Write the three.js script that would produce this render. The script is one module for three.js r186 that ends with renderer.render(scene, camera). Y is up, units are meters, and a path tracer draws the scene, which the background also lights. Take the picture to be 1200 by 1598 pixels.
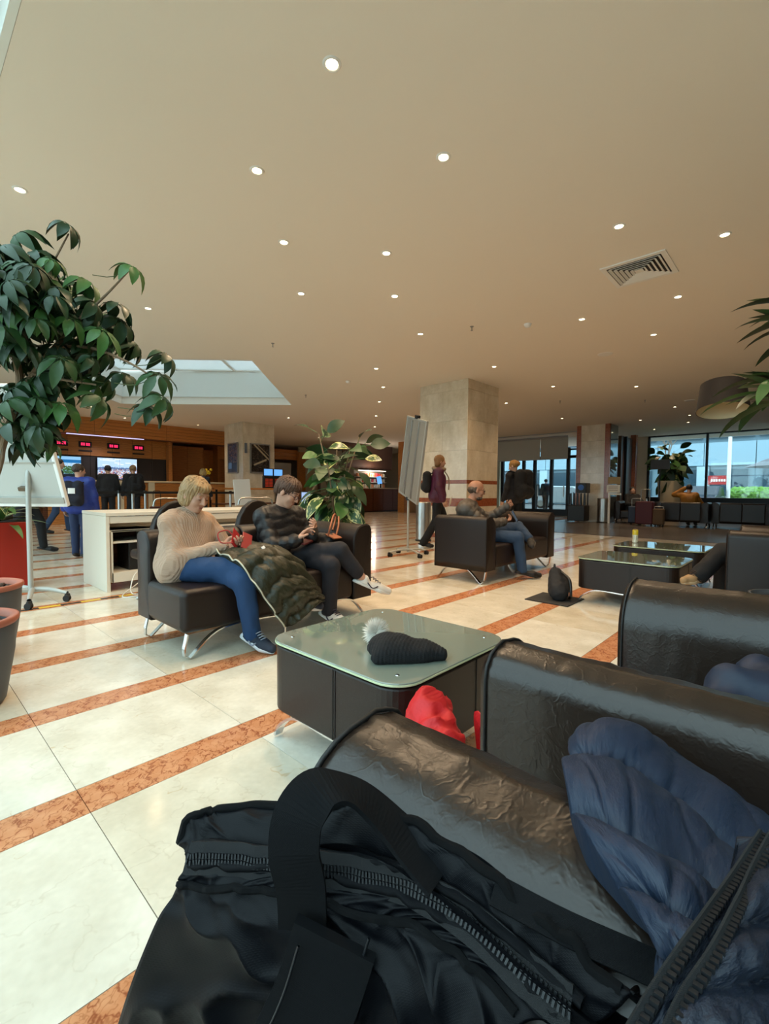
import * as THREE from 'three';
import { mergeGeometries, mergeVertices } from 'three/addons/utils/BufferGeometryUtils.js';
import { RoundedBoxGeometry } from 'three/addons/geometries/RoundedBoxGeometry.js';
import { SimplexNoise } from 'three/addons/math/SimplexNoise.js';

// ---------- renderer, camera, sky, exposure ----------
const scene = new THREE.Scene();
const renderer = new THREE.WebGLRenderer({ antialias: true });
renderer.toneMapping = THREE.LinearToneMapping;
renderer.toneMappingExposure = 1.0;
renderer.shadowMap.enabled = true;
const D2R = Math.PI / 180;
const camera = new THREE.PerspectiveCamera(2 * Math.atan(799 / 722) / D2R, 1200 / 1598, 0.03, 200);
camera.position.set(0, 1.05, 0);
camera.rotation.order = 'YXZ';
camera.rotation.set(-2.6 * D2R, -47.2 * D2R, 0.4 * D2R);
scene.add(camera);
const SKY = new THREE.Color().setRGB(0.78, 0.92, 1.0);
scene.background = SKY;                      // even overcast daylight, entering only through the glazing
scene.backgroundIntensity = 4.8;
const WARM = new THREE.Color().setRGB(1.0, 0.71, 0.44);
const LAMP_CANDELA = 7;
const CEIL = 3.46;

// ---------- helpers ----------
function rng(seed) { let s = seed >>> 0; return () => { s = (s + 0x6D2B79F5) | 0; let t = Math.imul(s ^ (s >>> 15), 1 | s); t = (t + Math.imul(t ^ (t >>> 7), 61 | t)) ^ t; return ((t ^ (t >>> 14)) >>> 0) / 4294967296; }; }
const nz = new SimplexNoise({ random: rng(7) });
const n3 = (x, y, z) => nz.noise3d(x, y, z);
const fbm = (x, y, z, o = 4) => { let s = 0, a = 0.5, f = 1; for (let i = 0; i < o; i++) { s += a * nz.noise3d(x * f, y * f, z * f); a *= 0.5; f *= 2.03; } return s; };
const clamp = (x, a = 0, b = 1) => Math.min(b, Math.max(a, x));
const lerp = (a, b, t) => a + (b - a) * t;
const smooth = (a, b, x) => { const t = clamp((x - a) / (b - a)); return t * t * (3 - 2 * t); };
const V = (x, y, z) => new THREE.Vector3(x, y, z);
const taken = new Map();
function numbered(name) { const n = taken.get(name) ?? 0; taken.set(name, n + 1); return n ? `${name}_${String(n).padStart(3, '0')}` : name; }
function shadows(o) { o.castShadow = true; o.receiveShadow = true; return o; }
function tag(o, label, category, group, kind) {
  if (label) o.userData.label = label;
  if (category) o.userData.category = category;
  if (group) o.userData.group = group;
  if (kind) o.userData.kind = kind;
  return o;
}
function thing(name, label, category, p = [0, 0, 0], turn = 0, group) {
  const o = new THREE.Group(); o.name = numbered(name); o.position.set(...p); o.rotation.y = turn;
  scene.add(o); return tag(o, label, category, group);
}
function structure(name, p = [0, 0, 0]) { const o = new THREE.Group(); o.name = name; o.position.set(...p); o.userData.kind = 'structure'; scene.add(o); return o; }
function part(parent, name, geo, mat, p, rot, label) {
  const m = shadows(new THREE.Mesh(Array.isArray(geo) ? merge(geo) : geo, mat)); m.name = name;
  if (p) m.position.set(...p);
  if (rot) m.rotation.set(...rot);
  if (label) m.userData.label = label;
  parent.add(m); return m;
}
function solo(name, label, category, geo, mat, p, rot, group) { const m = part(scene, numbered(name), geo, mat, p, rot); return tag(m, label, category, group); }
function strip(g) { g = g.index ? g.toNonIndexed() : g; for (const k of Object.keys(g.attributes)) if (!['position', 'normal', 'uv', 'color'].includes(k)) g.deleteAttribute(k); return g; }
function merge(list) {
  const gs = list.map(strip);
  const col = gs.some((g) => g.attributes.color);
  for (const g of gs) {
    if (!g.attributes.uv) g.setAttribute('uv', new THREE.BufferAttribute(new Float32Array(g.attributes.position.count * 2), 2));
    if (col && !g.attributes.color) g.setAttribute('color', new THREE.BufferAttribute(new Float32Array(g.attributes.position.count * 3).fill(1), 3));
  }
  return mergeGeometries(gs);
}
const mv = (g, x = 0, y = 0, z = 0) => g.translate(x, y, z);
function box(w, h, d, x = 0, y = 0, z = 0) { const g = new THREE.BoxGeometry(w, h, d); metricUV(g); return g.translate(x, y, z); }
function rbox(w, h, d, r = 0.01, x = 0, y = 0, z = 0, seg = 2) { const g = new RoundedBoxGeometry(w, h, d, seg, Math.min(r, w / 2.01, h / 2.01, d / 2.01)); metricUV(g); return g.translate(x, y, z); }
function metricUV(g) {            // uv in metres by dominant axis of the normal
  const p = g.attributes.position, n = g.attributes.normal, uv = new Float32Array(p.count * 2);
  for (let i = 0; i < p.count; i++) {
    const ax = Math.abs(n.getX(i)), ay = Math.abs(n.getY(i)), az = Math.abs(n.getZ(i));
    const x = p.getX(i), y = p.getY(i), z = p.getZ(i);
    if (ay >= ax && ay >= az) { uv[2 * i] = x; uv[2 * i + 1] = z; } else if (ax >= az) { uv[2 * i] = z; uv[2 * i + 1] = y; } else { uv[2 * i] = x; uv[2 * i + 1] = y; }
  }
  g.setAttribute('uv', new THREE.BufferAttribute(uv, 2)); return g;
}
function cyl(r0, r1, h, seg = 16, x = 0, y = 0, z = 0) { return new THREE.CylinderGeometry(r1, r0, h, seg).translate(x, y + h / 2, z); }   // base at y
function ball(r, x = 0, y = 0, z = 0, sx = 1, sy = 1, sz = 1, seg = 14) { return new THREE.SphereGeometry(r, seg, Math.ceil(seg * 0.7)).scale(sx, sy, sz).translate(x, y, z); }
function lathe(pts, seg = 24, x = 0, y = 0, z = 0) { return new THREE.LatheGeometry(pts.map((p) => new THREE.Vector2(...p)), seg).translate(x, y, z); }
function tube(pts, r, seg = 24, rad = 8, closed = false, tension = 0.5) { return new THREE.TubeGeometry(new THREE.CatmullRomCurve3(pts.map((p) => V(...p)), closed, 'catmullrom', tension), seg, r, rad, closed); }
function taperTube(pts, r0, r1, seg = 16, rad = 7) {
  const c = new THREE.CatmullRomCurve3(pts.map((p) => V(...p))), g = new THREE.TubeGeometry(c, seg, 1, rad), P = g.attributes.position, q = V();
  for (let i = 0; i <= seg; i++) { c.getPointAt(i / seg, q); const r = lerp(r0, r1, i / seg); for (let j = 0; j <= rad; j++) { const k = i * (rad + 1) + j; P.setXYZ(k, q.x + (P.getX(k) - q.x) * r, q.y + (P.getY(k) - q.y) * r, q.z + (P.getZ(k) - q.z) * r); } }
  g.computeVertexNormals(); return g;
}
function extrude(pts, depth, bevel = 0, seg = 2) {     // shape in xy, extruded along +z
  const s = new THREE.Shape(pts.map((p) => new THREE.Vector2(...p)));
  const g = new THREE.ExtrudeGeometry(s, { depth, bevelEnabled: bevel > 0, bevelSize: bevel, bevelThickness: bevel, bevelOffset: -bevel, bevelSegments: seg, curveSegments: 10 });
  g.computeVertexNormals(); return metricUV(g);
}
function roundRect(w, d, r, n = 8) { const o = []; for (const [cx, cy, a0] of [[w / 2 - r, d / 2 - r, 0], [-w / 2 + r, d / 2 - r, 90], [-w / 2 + r, -d / 2 + r, 180], [w / 2 - r, -d / 2 + r, 270]]) for (let i = 0; i <= n; i++) { const a = (a0 + 90 * i / n) * D2R; o.push([cx + r * Math.cos(a), cy + r * Math.sin(a)]); } return o; }
function slab(w, d, h, r, bevel = 0.003, n = 8) { const g = extrude(roundRect(w, d, r, n), h - 2 * bevel, bevel); return g.rotateX(-Math.PI / 2).translate(0, bevel, 0); }   // base at y = 0

// ---------- textures ----------
function dataTex(n, m, f, srgb, rx = 1, ry = rx) {
  const a = new Uint8Array(n * m * 4);
  for (let j = 0; j < m; j++) for (let i = 0; i < n; i++) { const c = f(i / n, j / m, i, j), k = 4 * (j * n + i); a[k] = clamp(c[0]) * 255; a[k + 1] = clamp(c[1]) * 255; a[k + 2] = clamp(c[2]) * 255; a[k + 3] = 255; }
  const t = new THREE.DataTexture(a, n, m); t.wrapS = t.wrapT = THREE.RepeatWrapping; t.magFilter = THREE.LinearFilter; t.minFilter = THREE.LinearMipmapLinearFilter; t.generateMipmaps = true;
  if (srgb) t.colorSpace = THREE.SRGBColorSpace;
  t.repeat.set(rx, ry); t.needsUpdate = true; return t;
}
// noise that repeats over the unit square
const tn = (u, v, f, s = 0, o = 4) => { const a = 2 * Math.PI * u, b = 2 * Math.PI * v, r = f / (2 * Math.PI); let q = 0, am = 0.5, k = 1; for (let i = 0; i < o; i++) { q += am * nz.noise4d(Math.cos(a) * r * k + s, Math.sin(a) * r * k, Math.cos(b) * r * k, Math.sin(b) * r * k + s); am *= 0.5; k *= 2; } return q; };
const mixc = (a, b, t) => [lerp(a[0], b[0], t), lerp(a[1], b[1], t), lerp(a[2], b[2], t)];
const hex = (h) => [(h >> 16 & 255) / 255, (h >> 8 & 255) / 255, (h & 255) / 255];
function canvasTex(w, h, draw) { const c = document.createElement('canvas'); c.width = w; c.height = h; const g = c.getContext('2d'); draw(g, w, h); const t = new THREE.CanvasTexture(c); t.colorSpace = THREE.SRGBColorSpace; return t; }
const std = (color, roughness = 0.6, extra = {}) => new THREE.MeshStandardMaterial({ color, roughness, ...extra });
const phys = (color, roughness = 0.6, extra = {}) => new THREE.MeshPhysicalMaterial({ color, roughness, ...extra });

const tCream = dataTex(512, 512, (u, v) => {
  const w = tn(u, v, 3, 1) * 0.5, cloud = tn(u, v, 5, 9), fine = tn(u, v, 40, 3, 3);
  const vein = Math.abs(tn(u + w * 0.14, v + w * 0.1, 2.2, 21, 5)), vein2 = Math.abs(tn(u - w * 0.1, v, 4, 33, 5));
  let c = mixc(hex(0xe2ddd0), hex(0xcfc8b8), clamp(0.5 + cloud * 1.1));
  c = mixc(c, hex(0xb99a73), smooth(0.008, 0.0, vein) * 0.45 * smooth(-0.05, 0.2, cloud));
  c = mixc(c, hex(0xb8ab98), smooth(0.014, 0, vein2) * 0.3);
  return c.map((x) => x + fine * 0.035);
}, true, 0.72);
const tRed = dataTex(512, 512, (u, v) => {
  const w = tn(u, v, 6, 2) * 0.06, vein = Math.abs(tn(u + w, v - w, 9, 11, 4)), vein2 = Math.abs(tn(u - w, v + w, 16, 14, 3)), cl = tn(u, v, 10, 5);
  let c = mixc(hex(0xbd7d55), hex(0xcb9068), clamp(0.5 + cl * 1.3));
  c = mixc(c, hex(0x7d3f26), smooth(0.06, 0.0, vein) * 0.75); c = mixc(c, hex(0x8c5031), smooth(0.05, 0, vein2) * 0.5);
  return c;
}, true, 1.3);
const tStone = dataTex(512, 512, (u, v) => { const a = tn(u, v * 0.5, 4, 41), b = tn(u, v, 14, 43), f = tn(u, v, 60, 45, 2); return mixc(hex(0xe2d6c0), hex(0xcabb9f), clamp(0.5 + a + b * 0.4)).map((x) => x + f * 0.03); }, true, 0.8);
const woodTex = (c0, c1, s) => dataTex(512, 256, (u, v) => { const r = tn(u * 0.5, v, 2, s, 3), g = tn(u, v, 3, s + 3, 2), st = 0.5 + 0.5 * Math.sin(2 * Math.PI * (v * 9 + r * 1.6 + g * 0.5)), f = nz.noise3d(u * 6, v * 220, s) * 0.5 + 0.5; return mixc(hex(c0), hex(c1), clamp(st * 0.55 + f * 0.4)); }, true, 0.9, 1.8);
const tWood = woodTex(0xc8823f, 0xa2642d, 51), tWoodDark = woodTex(0x6e3a1c, 0x472311, 61);
const tLeather = dataTex(512, 512, (u, v) => { const a = Math.abs(tn(u, v, 70, 71, 2)), b = tn(u, v, 9, 74, 3); const g = clamp(0.35 + a * 1.6 + b * 0.25); return [g, g, g]; }, false, 5);
const tCreases = dataTex(512, 512, (u, v) => { const w = tn(u, v, 4, 81) * 0.12, c = Math.abs(tn(u * 1 + w, v, 6, 83, 4)), c2 = Math.abs(tn(u, v + w, 13, 85, 3)), f = Math.abs(tn(u, v, 80, 87, 2)); const g = clamp(smooth(0, 0.09, c) * 0.55 + smooth(0, 0.12, c2) * 0.25 + f * 0.3); return [g, g, g]; }, false, 2.4);
const tWeave = dataTex(128, 128, (u, v, i, j) => { const g = 0.5 + 0.25 * Math.sin(i * Math.PI / 4) * ((j >> 2) % 2 ? 1 : -1) + 0.2 * Math.sin(j * Math.PI / 2); return [g, g, g]; }, false, 14);
const tKnit = dataTex(128, 128, (u, v) => { const g = 0.5 + 0.5 * Math.sin(u * 2 * Math.PI * 8 + Math.abs(((v * 16) % 1) - 0.5) * 3); return [g, g, g]; }, false, 9);
const tCloth = dataTex(256, 256, (u, v) => { const g = 0.5 + tn(u, v, 7, 91, 4) * 0.8 + tn(u, v, 60, 95, 1) * 0.2; return [g, g, g]; }, false, 2.2);

const M = {
  cream: [0xffffff, 0xf4efe6, 0xfaf8f4].map((c) => phys(c, 0.13, { map: tCream, specularIntensity: 0.9 })),
  red: phys(0xffffff, 0.14, { map: tRed, specularIntensity: 0.9 }),
  grey: phys(0x6b6560, 0.2), joint: std(0x8d867b, 0.8),
  ceiling: std(0xebe4d8, 0.95), white: std(0xe8e8e4, 0.6), soffit: std(0xe6ebe8, 0.9),
  stone: phys(0xffffff, 0.16, { map: tStone }), stoneBand: phys(0xc9a58f, 0.2, { map: tRed }), 
  wood: phys(0xffffff, 0.42, { map: tWood }), woodDark: phys(0xffffff, 0.4, { map: tWoodDark }),
  leather: phys(0x1e1511, 0.34, { bumpMap: tLeather, bumpScale: 0.0005, specularIntensity: 0.7 }),
  leatherWorn: phys(0x231913, 0.31, { bumpMap: tCreases, bumpScale: 0.0004, specularIntensity: 1 }),
  seam: std(0x16110f, 0.6), chrome: std(0xd9dcde, 0.14, { metalness: 1 }), steel: std(0xb9b9b6, 0.32, { metalness: 1 }), satin: std(0x9a9a98, 0.4, { metalness: 0.7 }),
  greyMetal: std(0xaaa9a2, 0.45, { metalness: 0.35 }), blackPlastic: std(0x0f0f10, 0.45), darkFrame: std(0x17191c, 0.4, { metalness: 0.4 }),
  glassTop: phys(0x7c8579, 0.04, { clearcoat: 1, clearcoatRoughness: 0.02 }), glassEdge: phys(0xb9c7a0, 0.12),
  pane: phys(0xeaf4f4, 0.02, { transmission: 1, thickness: 0, ior: 1.45 }),
  laminate: std(0xd3cbbb, 0.5), cable: std(0xd8d5ca, 0.5),
  bark: std(0x8d755b, 0.85, { bumpMap: tCloth, bumpScale: 0.004 }), soil: std(0x2a211b, 1), 
  potGrey: std(0x4b4d4f, 0.55), potRim: std(0xa4604a, 0.6), planterRed: phys(0x8c1f12, 0.25), potBeige: std(0xc6b595, 0.6),
  leaf: phys(0x2a4a22, 0.48, { side: THREE.DoubleSide }), leafLight: phys(0x3f6a30, 0.45, { side: THREE.DoubleSide }), leafDeep: phys(0x1d3a1d, 0.42, { side: THREE.DoubleSide }),
  paper: std(0xe9e7df, 0.7), rubber: std(0x101010, 0.7), yellow: std(0xd9b62a, 0.5), blackTape: std(0x16140f, 0.5),
};

// ---------- distance-field mesher (surface nets) ----------
// primitives: {a,b,r0,r1} tapered capsule; {c,s,q} ellipsoid; k = blend; sub = carve away; quilt = [pitch, depth]
function sdf(prims, cell, opt = {}) {
  let lo = [1e9, 1e9, 1e9], hi = [-1e9, -1e9, -1e9];
  const bounds = prims.map((p) => {
    const R = p.c ? Math.max(...p.s) : Math.max(p.r0, p.r1 ?? p.r0), m = R + 0.02, A = p.c ?? p.a, B = p.c ?? p.b, l = [0, 1, 2].map((i) => Math.min(A[i], B[i]) - m), h = [0, 1, 2].map((i) => Math.max(A[i], B[i]) + m);
    if (!p.sub) for (let i = 0; i < 3; i++) { lo[i] = Math.min(lo[i], l[i]); hi[i] = Math.max(hi[i], h[i]); }
    return [l, h];
  });
  const pad = cell * 3 + (opt.pad ?? 0.01); lo = lo.map((x) => x - pad); hi = hi.map((x) => x + pad);
  const N = [0, 1, 2].map((i) => Math.ceil((hi[i] - lo[i]) / cell) + 1), sx = 1, sy = N[0], sz = N[0] * N[1];
  const F = new Float32Array(N[0] * N[1] * N[2]).fill(0.2);
  prims.forEach((p, n) => {
    const k = p.k ?? opt.k ?? 0.025, g = k + cell * 2.5, [l, h] = bounds[n];
    const i0 = [0, 1, 2].map((i) => Math.max(0, Math.floor((l[i] - g - lo[i]) / cell))), i1 = [0, 1, 2].map((i) => Math.min(N[i] - 1, Math.ceil((h[i] + g - lo[i]) / cell)));
    const iq = p.q ? p.q.clone().invert() : null, v = V();
    let dx, dy, dz, L2, L;
    if (!p.c) { dx = p.b[0] - p.a[0]; dy = p.b[1] - p.a[1]; dz = p.b[2] - p.a[2]; L2 = dx * dx + dy * dy + dz * dz || 1e-9; L = Math.sqrt(L2); }
    for (let z = i0[2]; z <= i1[2]; z++) for (let y = i0[1]; y <= i1[1]; y++) for (let x = i0[0]; x <= i1[0]; x++) {
      const X = lo[0] + x * cell, Y = lo[1] + y * cell, Z = lo[2] + z * cell; let d;
      if (p.c) {
        v.set(X - p.c[0], Y - p.c[1], Z - p.c[2]); if (iq) v.applyQuaternion(iq);
        const ux = v.x / p.s[0], uy = v.y / p.s[1], uz = v.z / p.s[2], k0 = Math.sqrt(ux * ux + uy * uy + uz * uz), k1 = Math.sqrt((ux / p.s[0]) ** 2 + (uy / p.s[1]) ** 2 + (uz / p.s[2]) ** 2);
        d = k1 < 1e-6 ? -Math.min(...p.s) : k0 * (k0 - 1) / k1;
      } else {
        const px = X - p.a[0], py = Y - p.a[1], pz = Z - p.a[2], t = clamp((px * dx + py * dy + pz * dz) / L2);
        let r = lerp(p.r0, p.r1 ?? p.r0, t);
        if (p.quilt) { const s = (px * dx + py * dy + pz * dz) / L / p.quilt[0]; r += p.quilt[1] * (Math.sqrt(Math.abs(Math.sin(Math.PI * (s + 0.25 + 0.1 * n3(X * 7, Y * 7, Z * 7))))) - 1); }
        d = Math.hypot(px - dx * t, py - dy * t, pz - dz * t) - r;
      }
      const i = x + y * sy + z * sz, f = F[i];
      if (p.sub) { const hh = clamp(0.5 - 0.5 * (f + d) / k); F[i] = lerp(f, -d, hh) + k * hh * (1 - hh); } else { const hh = clamp(0.5 + 0.5 * (f - d) / k); F[i] = lerp(f, d, hh) - k * hh * (1 - hh); }
    }
  });
  const floorY = opt.cut;
  for (let z = 0, i = 0; z < N[2]; z++) for (let y = 0; y < N[1]; y++) for (let x = 0; x < N[0]; x++, i++) {
    const X = lo[0] + x * cell, Y = lo[1] + y * cell, Z = lo[2] + z * cell;
    if (opt.disp && Math.abs(F[i]) < 0.05) F[i] += opt.disp(X, Y, Z);
    if (opt.clip) F[i] = Math.max(F[i], opt.clip(X, Y, Z));
    if (floorY !== undefined) F[i] = Math.max(F[i], floorY - Y);
  }
  const idx = new Int32Array(F.length).fill(-1), P = [], I = [], E = [[0, 1], [0, 2], [0, 4], [1, 3], [1, 5], [2, 3], [2, 6], [3, 7], [4, 5], [4, 6], [5, 7], [6, 7]], off = [0, sx, sy, sx + sy, sz, sx + sz, sy + sz, sx + sy + sz];
  for (let z = 0; z < N[2] - 1; z++) for (let y = 0; y < N[1] - 1; y++) for (let x = 0; x < N[0] - 1; x++) {
    const i = x + y * sy + z * sz; let m = 0; for (let c = 0; c < 8; c++) if (F[i + off[c]] < 0) m |= 1 << c;
    if (m === 0 || m === 255) continue;
    let n = 0, ax = 0, ay = 0, az = 0;
    for (const [a, b] of E) { if (((m >> a) & 1) === ((m >> b) & 1)) continue; const fa = F[i + off[a]], fb = F[i + off[b]], t = fa / (fa - fb); ax += lerp(a & 1, b & 1, t); ay += lerp((a >> 1) & 1, (b >> 1) & 1, t); az += lerp((a >> 2) & 1, (b >> 2) & 1, t); n++; }
    idx[i] = P.length / 3; P.push(lo[0] + (x + ax / n) * cell, lo[1] + (y + ay / n) * cell, lo[2] + (z + az / n) * cell);
  }
  const quad = (a, b, c, d, f) => { if (a < 0 || b < 0 || c < 0 || d < 0) return; if (f) I.push(a, c, b, a, d, c); else I.push(a, b, c, a, c, d); };
  for (let z = 1; z < N[2] - 1; z++) for (let y = 1; y < N[1] - 1; y++) for (let x = 1; x < N[0] - 1; x++) {
    const i = x + y * sy + z * sz, s = F[i] < 0;
    if (s !== F[i + sx] < 0) quad(idx[i], idx[i - sy], idx[i - sy - sz], idx[i - sz], !s);
    if (s !== F[i + sy] < 0) quad(idx[i], idx[i - sz], idx[i - sx - sz], idx[i - sx], !s);
    if (s !== F[i + sz] < 0) quad(idx[i], idx[i - sx], idx[i - sx - sy], idx[i - sy], !s);
  }
  const g = new THREE.BufferGeometry(); g.setAttribute('position', new THREE.Float32BufferAttribute(P, 3)); g.setIndex(I);
  // normals from the field itself
  const at = (X, Y, Z) => { const x = clamp((X - lo[0]) / cell, 0, N[0] - 1.001), y = clamp((Y - lo[1]) / cell, 0, N[1] - 1.001), z = clamp((Z - lo[2]) / cell, 0, N[2] - 1.001), a = Math.floor(x), b = Math.floor(y), c = Math.floor(z), u = x - a, v = y - b, w = z - c, i = a + b * sy + c * sz; const q = (o) => lerp(lerp(F[i + o], F[i + o + sx], u), lerp(F[i + o + sy], F[i + o + sx + sy], u), v); return lerp(q(0), q(sz), w); };
  const Nn = new Float32Array(P.length), uv = new Float32Array(P.length / 3 * 2), e = cell * 0.7;
  for (let i = 0; i < P.length; i += 3) { const x = P[i], y = P[i + 1], z = P[i + 2]; let a = at(x + e, y, z) - at(x - e, y, z), b = at(x, y + e, z) - at(x, y - e, z), c = at(x, y, z + e) - at(x, y, z - e); const l = Math.hypot(a, b, c) || 1; Nn[i] = a / l; Nn[i + 1] = b / l; Nn[i + 2] = c / l; uv[i / 3 * 2] = (x - z) * 0.75; uv[i / 3 * 2 + 1] = y; }
  g.setAttribute('normal', new THREE.BufferAttribute(Nn, 3)); g.setAttribute('uv', new THREE.BufferAttribute(uv, 2));
  if (opt.color) { const C = new Float32Array(P.length); for (let i = 0; i < P.length; i += 3) { const c = opt.color(P[i], P[i + 1], P[i + 2]); C[i] = c[0]; C[i + 1] = c[1]; C[i + 2] = c[2]; } g.setAttribute('color', new THREE.BufferAttribute(C, 3)); }
  return g;
}
// ---------- soft sheets: a net of 3-D points, smoothed, given thickness ----------
function loft(rows, nu, nv, thick = 0.01, disp = null, uvScale = 1) {
  const cr = rows.map((r) => new THREE.CatmullRomCurve3(r.map((p) => V(...p)), false, 'centripetal'));
  const grid = [];
  const cols = []; for (let j = 0; j <= nv; j++) cols.push(new THREE.CatmullRomCurve3(cr.map((c) => c.getPoint(j / nv)), false, 'centripetal'));
  for (let i = 0; i <= nu; i++) { const r = []; for (let j = 0; j <= nv; j++) r.push(cols[j].getPoint(i / nu)); grid.push(r); }
  const normal = (g, i, j) => { const a = g[Math.min(i + 1, nu)][j].clone().sub(g[Math.max(i - 1, 0)][j]), b = g[i][Math.min(j + 1, nv)].clone().sub(g[i][Math.max(j - 1, 0)]); return a.cross(b).normalize(); };
  const top = grid.map((r, i) => r.map((p, j) => p.clone().addScaledVector(normal(grid, i, j), disp ? disp(i / nu, j / nv, p) : 0)));
  const P = [], U = [], I = [], W = nv + 1, S = (nu + 1) * W;
  for (const side of [0, 1]) for (let i = 0; i <= nu; i++) for (let j = 0; j <= nv; j++) { const q = side ? grid[i][j].clone().addScaledVector(normal(grid, i, j), -thick) : top[i][j]; P.push(q.x, q.y, q.z); U.push(j / nv * uvScale, i / nu * uvScale); }
  const q4 = (a, b, c, d) => I.push(a, b, c, a, c, d);
  for (let i = 0; i < nu; i++) for (let j = 0; j < nv; j++) { const a = i * W + j; q4(a, a + W, a + W + 1, a + 1); q4(S + a, S + a + 1, S + a + W + 1, S + a + W); }
  for (let i = 0; i < nu; i++) { const a = i * W, b = i * W + nv; q4(a, S + a, S + a + W, a + W); q4(b, b + W, S + b + W, S + b); }
  for (let j = 0; j < nv; j++) { const a = j, b = nu * W + j; q4(a, a + 1, S + a + 1, S + a); q4(b, S + b, S + b + 1, b + 1); }
  const g = new THREE.BufferGeometry(); g.setAttribute('position', new THREE.Float32BufferAttribute(P, 3)); g.setAttribute('uv', new THREE.Float32BufferAttribute(U, 2)); g.setIndex(I); g.computeVertexNormals();
  g.userData = { top, nu, nv, normal: (i, j) => normal(top, i, j) };
  return g;
}
function ribbon(pts, w, nrm, t = 0.002, seg = 40) {        // flat band along a curve; nrm(t) -> its face direction
  const c = new THREE.CatmullRomCurve3(pts.map((p) => V(...p)), false, 'centripetal'), P = [], I = [], U = [];
  const L = c.getLength();
  for (let i = 0; i <= seg; i++) { const q = c.getPointAt(i / seg), T = c.getTangentAt(i / seg), n = nrm(i / seg).clone().normalize(), s = T.clone().cross(n).normalize(); n.copy(s.clone().cross(T)).normalize(); for (const [a, b] of [[-1, 1], [1, 1], [1, -1], [-1, -1]]) { const v = q.clone().addScaledVector(s, a * w / 2).addScaledVector(n, b * t / 2); P.push(v.x, v.y, v.z); U.push(a * w / 2, i / seg * L); } }
  for (let i = 0; i < seg; i++) for (let k = 0; k < 4; k++) { const a = i * 4 + k, b = i * 4 + (k + 1) % 4; I.push(a, b, b + 4, a, b + 4, a + 4); }
  I.push(0, 2, 1, 0, 3, 2); const e = seg * 4; I.push(e, e + 1, e + 2, e, e + 2, e + 3);
  const g = new THREE.BufferGeometry(); g.setAttribute('position', new THREE.Float32BufferAttribute(P, 3)); g.setAttribute('uv', new THREE.Float32BufferAttribute(U, 2)); g.setIndex(I);
  const h = g.toNonIndexed(); h.computeVertexNormals(); return h;
}

// ================= STRUCTURE =================
// floor: cream marble tiles between bands of red-brown marble, both running along x
{
  const floor = structure('floor');
  const T = 0.635, B = 0.165, PITCH = 0.8, G = 0.0025, X0 = 0.425;
  part(floor, 'screed', box(36, 0.1, 46, 9, -0.062, -11), M.joint);
  const r = rng(3), tileGeo = [];
  for (let k = 0; k < 8; k++) { const g = box(T - G, 0.012, T - G, 0, -0.006, 0), uv = g.attributes.uv, ox = r() * 4, oy = r() * 4, f = k % 2 ? -1 : 1; for (let i = 0; i < uv.count; i++) uv.setXY(i, uv.getX(i) * f + ox, uv.getY(i) + oy); tileGeo.push(g); }
  const tiles = [], inside = (x, z) => { const dx = x * 0.734 - z * 0.679, rx = x * 0.679 + z * 0.734; return dx > 0.3 && Math.abs(rx) < dx * 0.9 + 0.6; };
  for (let k = -8; k < 34; k++) for (let i = -8; i < 36; i++) {
    const z = -1.685 + 0.0 + PITCH - PITCH * (k + 1) + T / 2 + 0.0, x = X0 + i * T - T / 2;
    if (x > 11.9 && z > -7.2) continue;                 // grey stone by the windows
    if (x > 23) continue;
    tiles.push([x, z, (i * 7 + k * 13 + ((i * k) % 5 + 5)) % 8, Math.hypot(x, z) + (inside(x, z) ? 0 : 100)]);
  }
  tiles.sort((a, b) => a[3] - b[3]);
  const rest = [];
  tiles.forEach(([x, z, v], n) => { const q = ((v % 8) + 8) % 8; if (n < 300) part(floor, 'tile', tileGeo[q], M.cream[q % 3], [x, 0, z]); else rest.push(tileGeo[q].clone().translate(x, 0, z)); });
  part(floor, 'distant_tiles', rest, M.cream[1]).userData.kind = 'stuff';
  const bandGeo = box(T * 4 - G, 0.012, B - G, 0, -0.006, 0), bands = [], restB = [];
  for (let k = -8; k < 34; k++) for (let i = -2; i < 9; i++) {
    const z = -1.685 - B / 2 - PITCH * k, x = X0 + i * T * 4 - T * 2;
    if (x > 11.5 && z > -7.2) continue;
    bands.push([x, z, Math.hypot(x, z) + (inside(x, z) ? 0 : 100)]);
  }
  bands.sort((a, b) => a[2] - b[2]);
  bands.forEach(([x, z], n) => { if (n < 90) part(floor, 'marble_band', bandGeo, M.red, [x, 0, z]); else restB.push(bandGeo.clone().translate(x, 0, z)); });
  part(floor, 'distant_bands', restB, M.red).userData.kind = 'stuff';
  // grey stone in front of the windows
  const greyGeo = box(1.2 - G, 0.012, 1.2 - G, 0, -0.006, 0), rg = rng(5);
  const greys = [std(0x5e5954, 0.25), std(0x6a645e, 0.25), std(0x544f4c, 0.25)];
  for (let i = 0; i < 9; i++) for (let k = 0; k < 10; k++) part(floor, 'grey_slab', greyGeo, greys[Math.floor(rg() * 3)], [12.6 + i * 1.2, 0, -6.4 + k * 1.2]);
}
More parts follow.
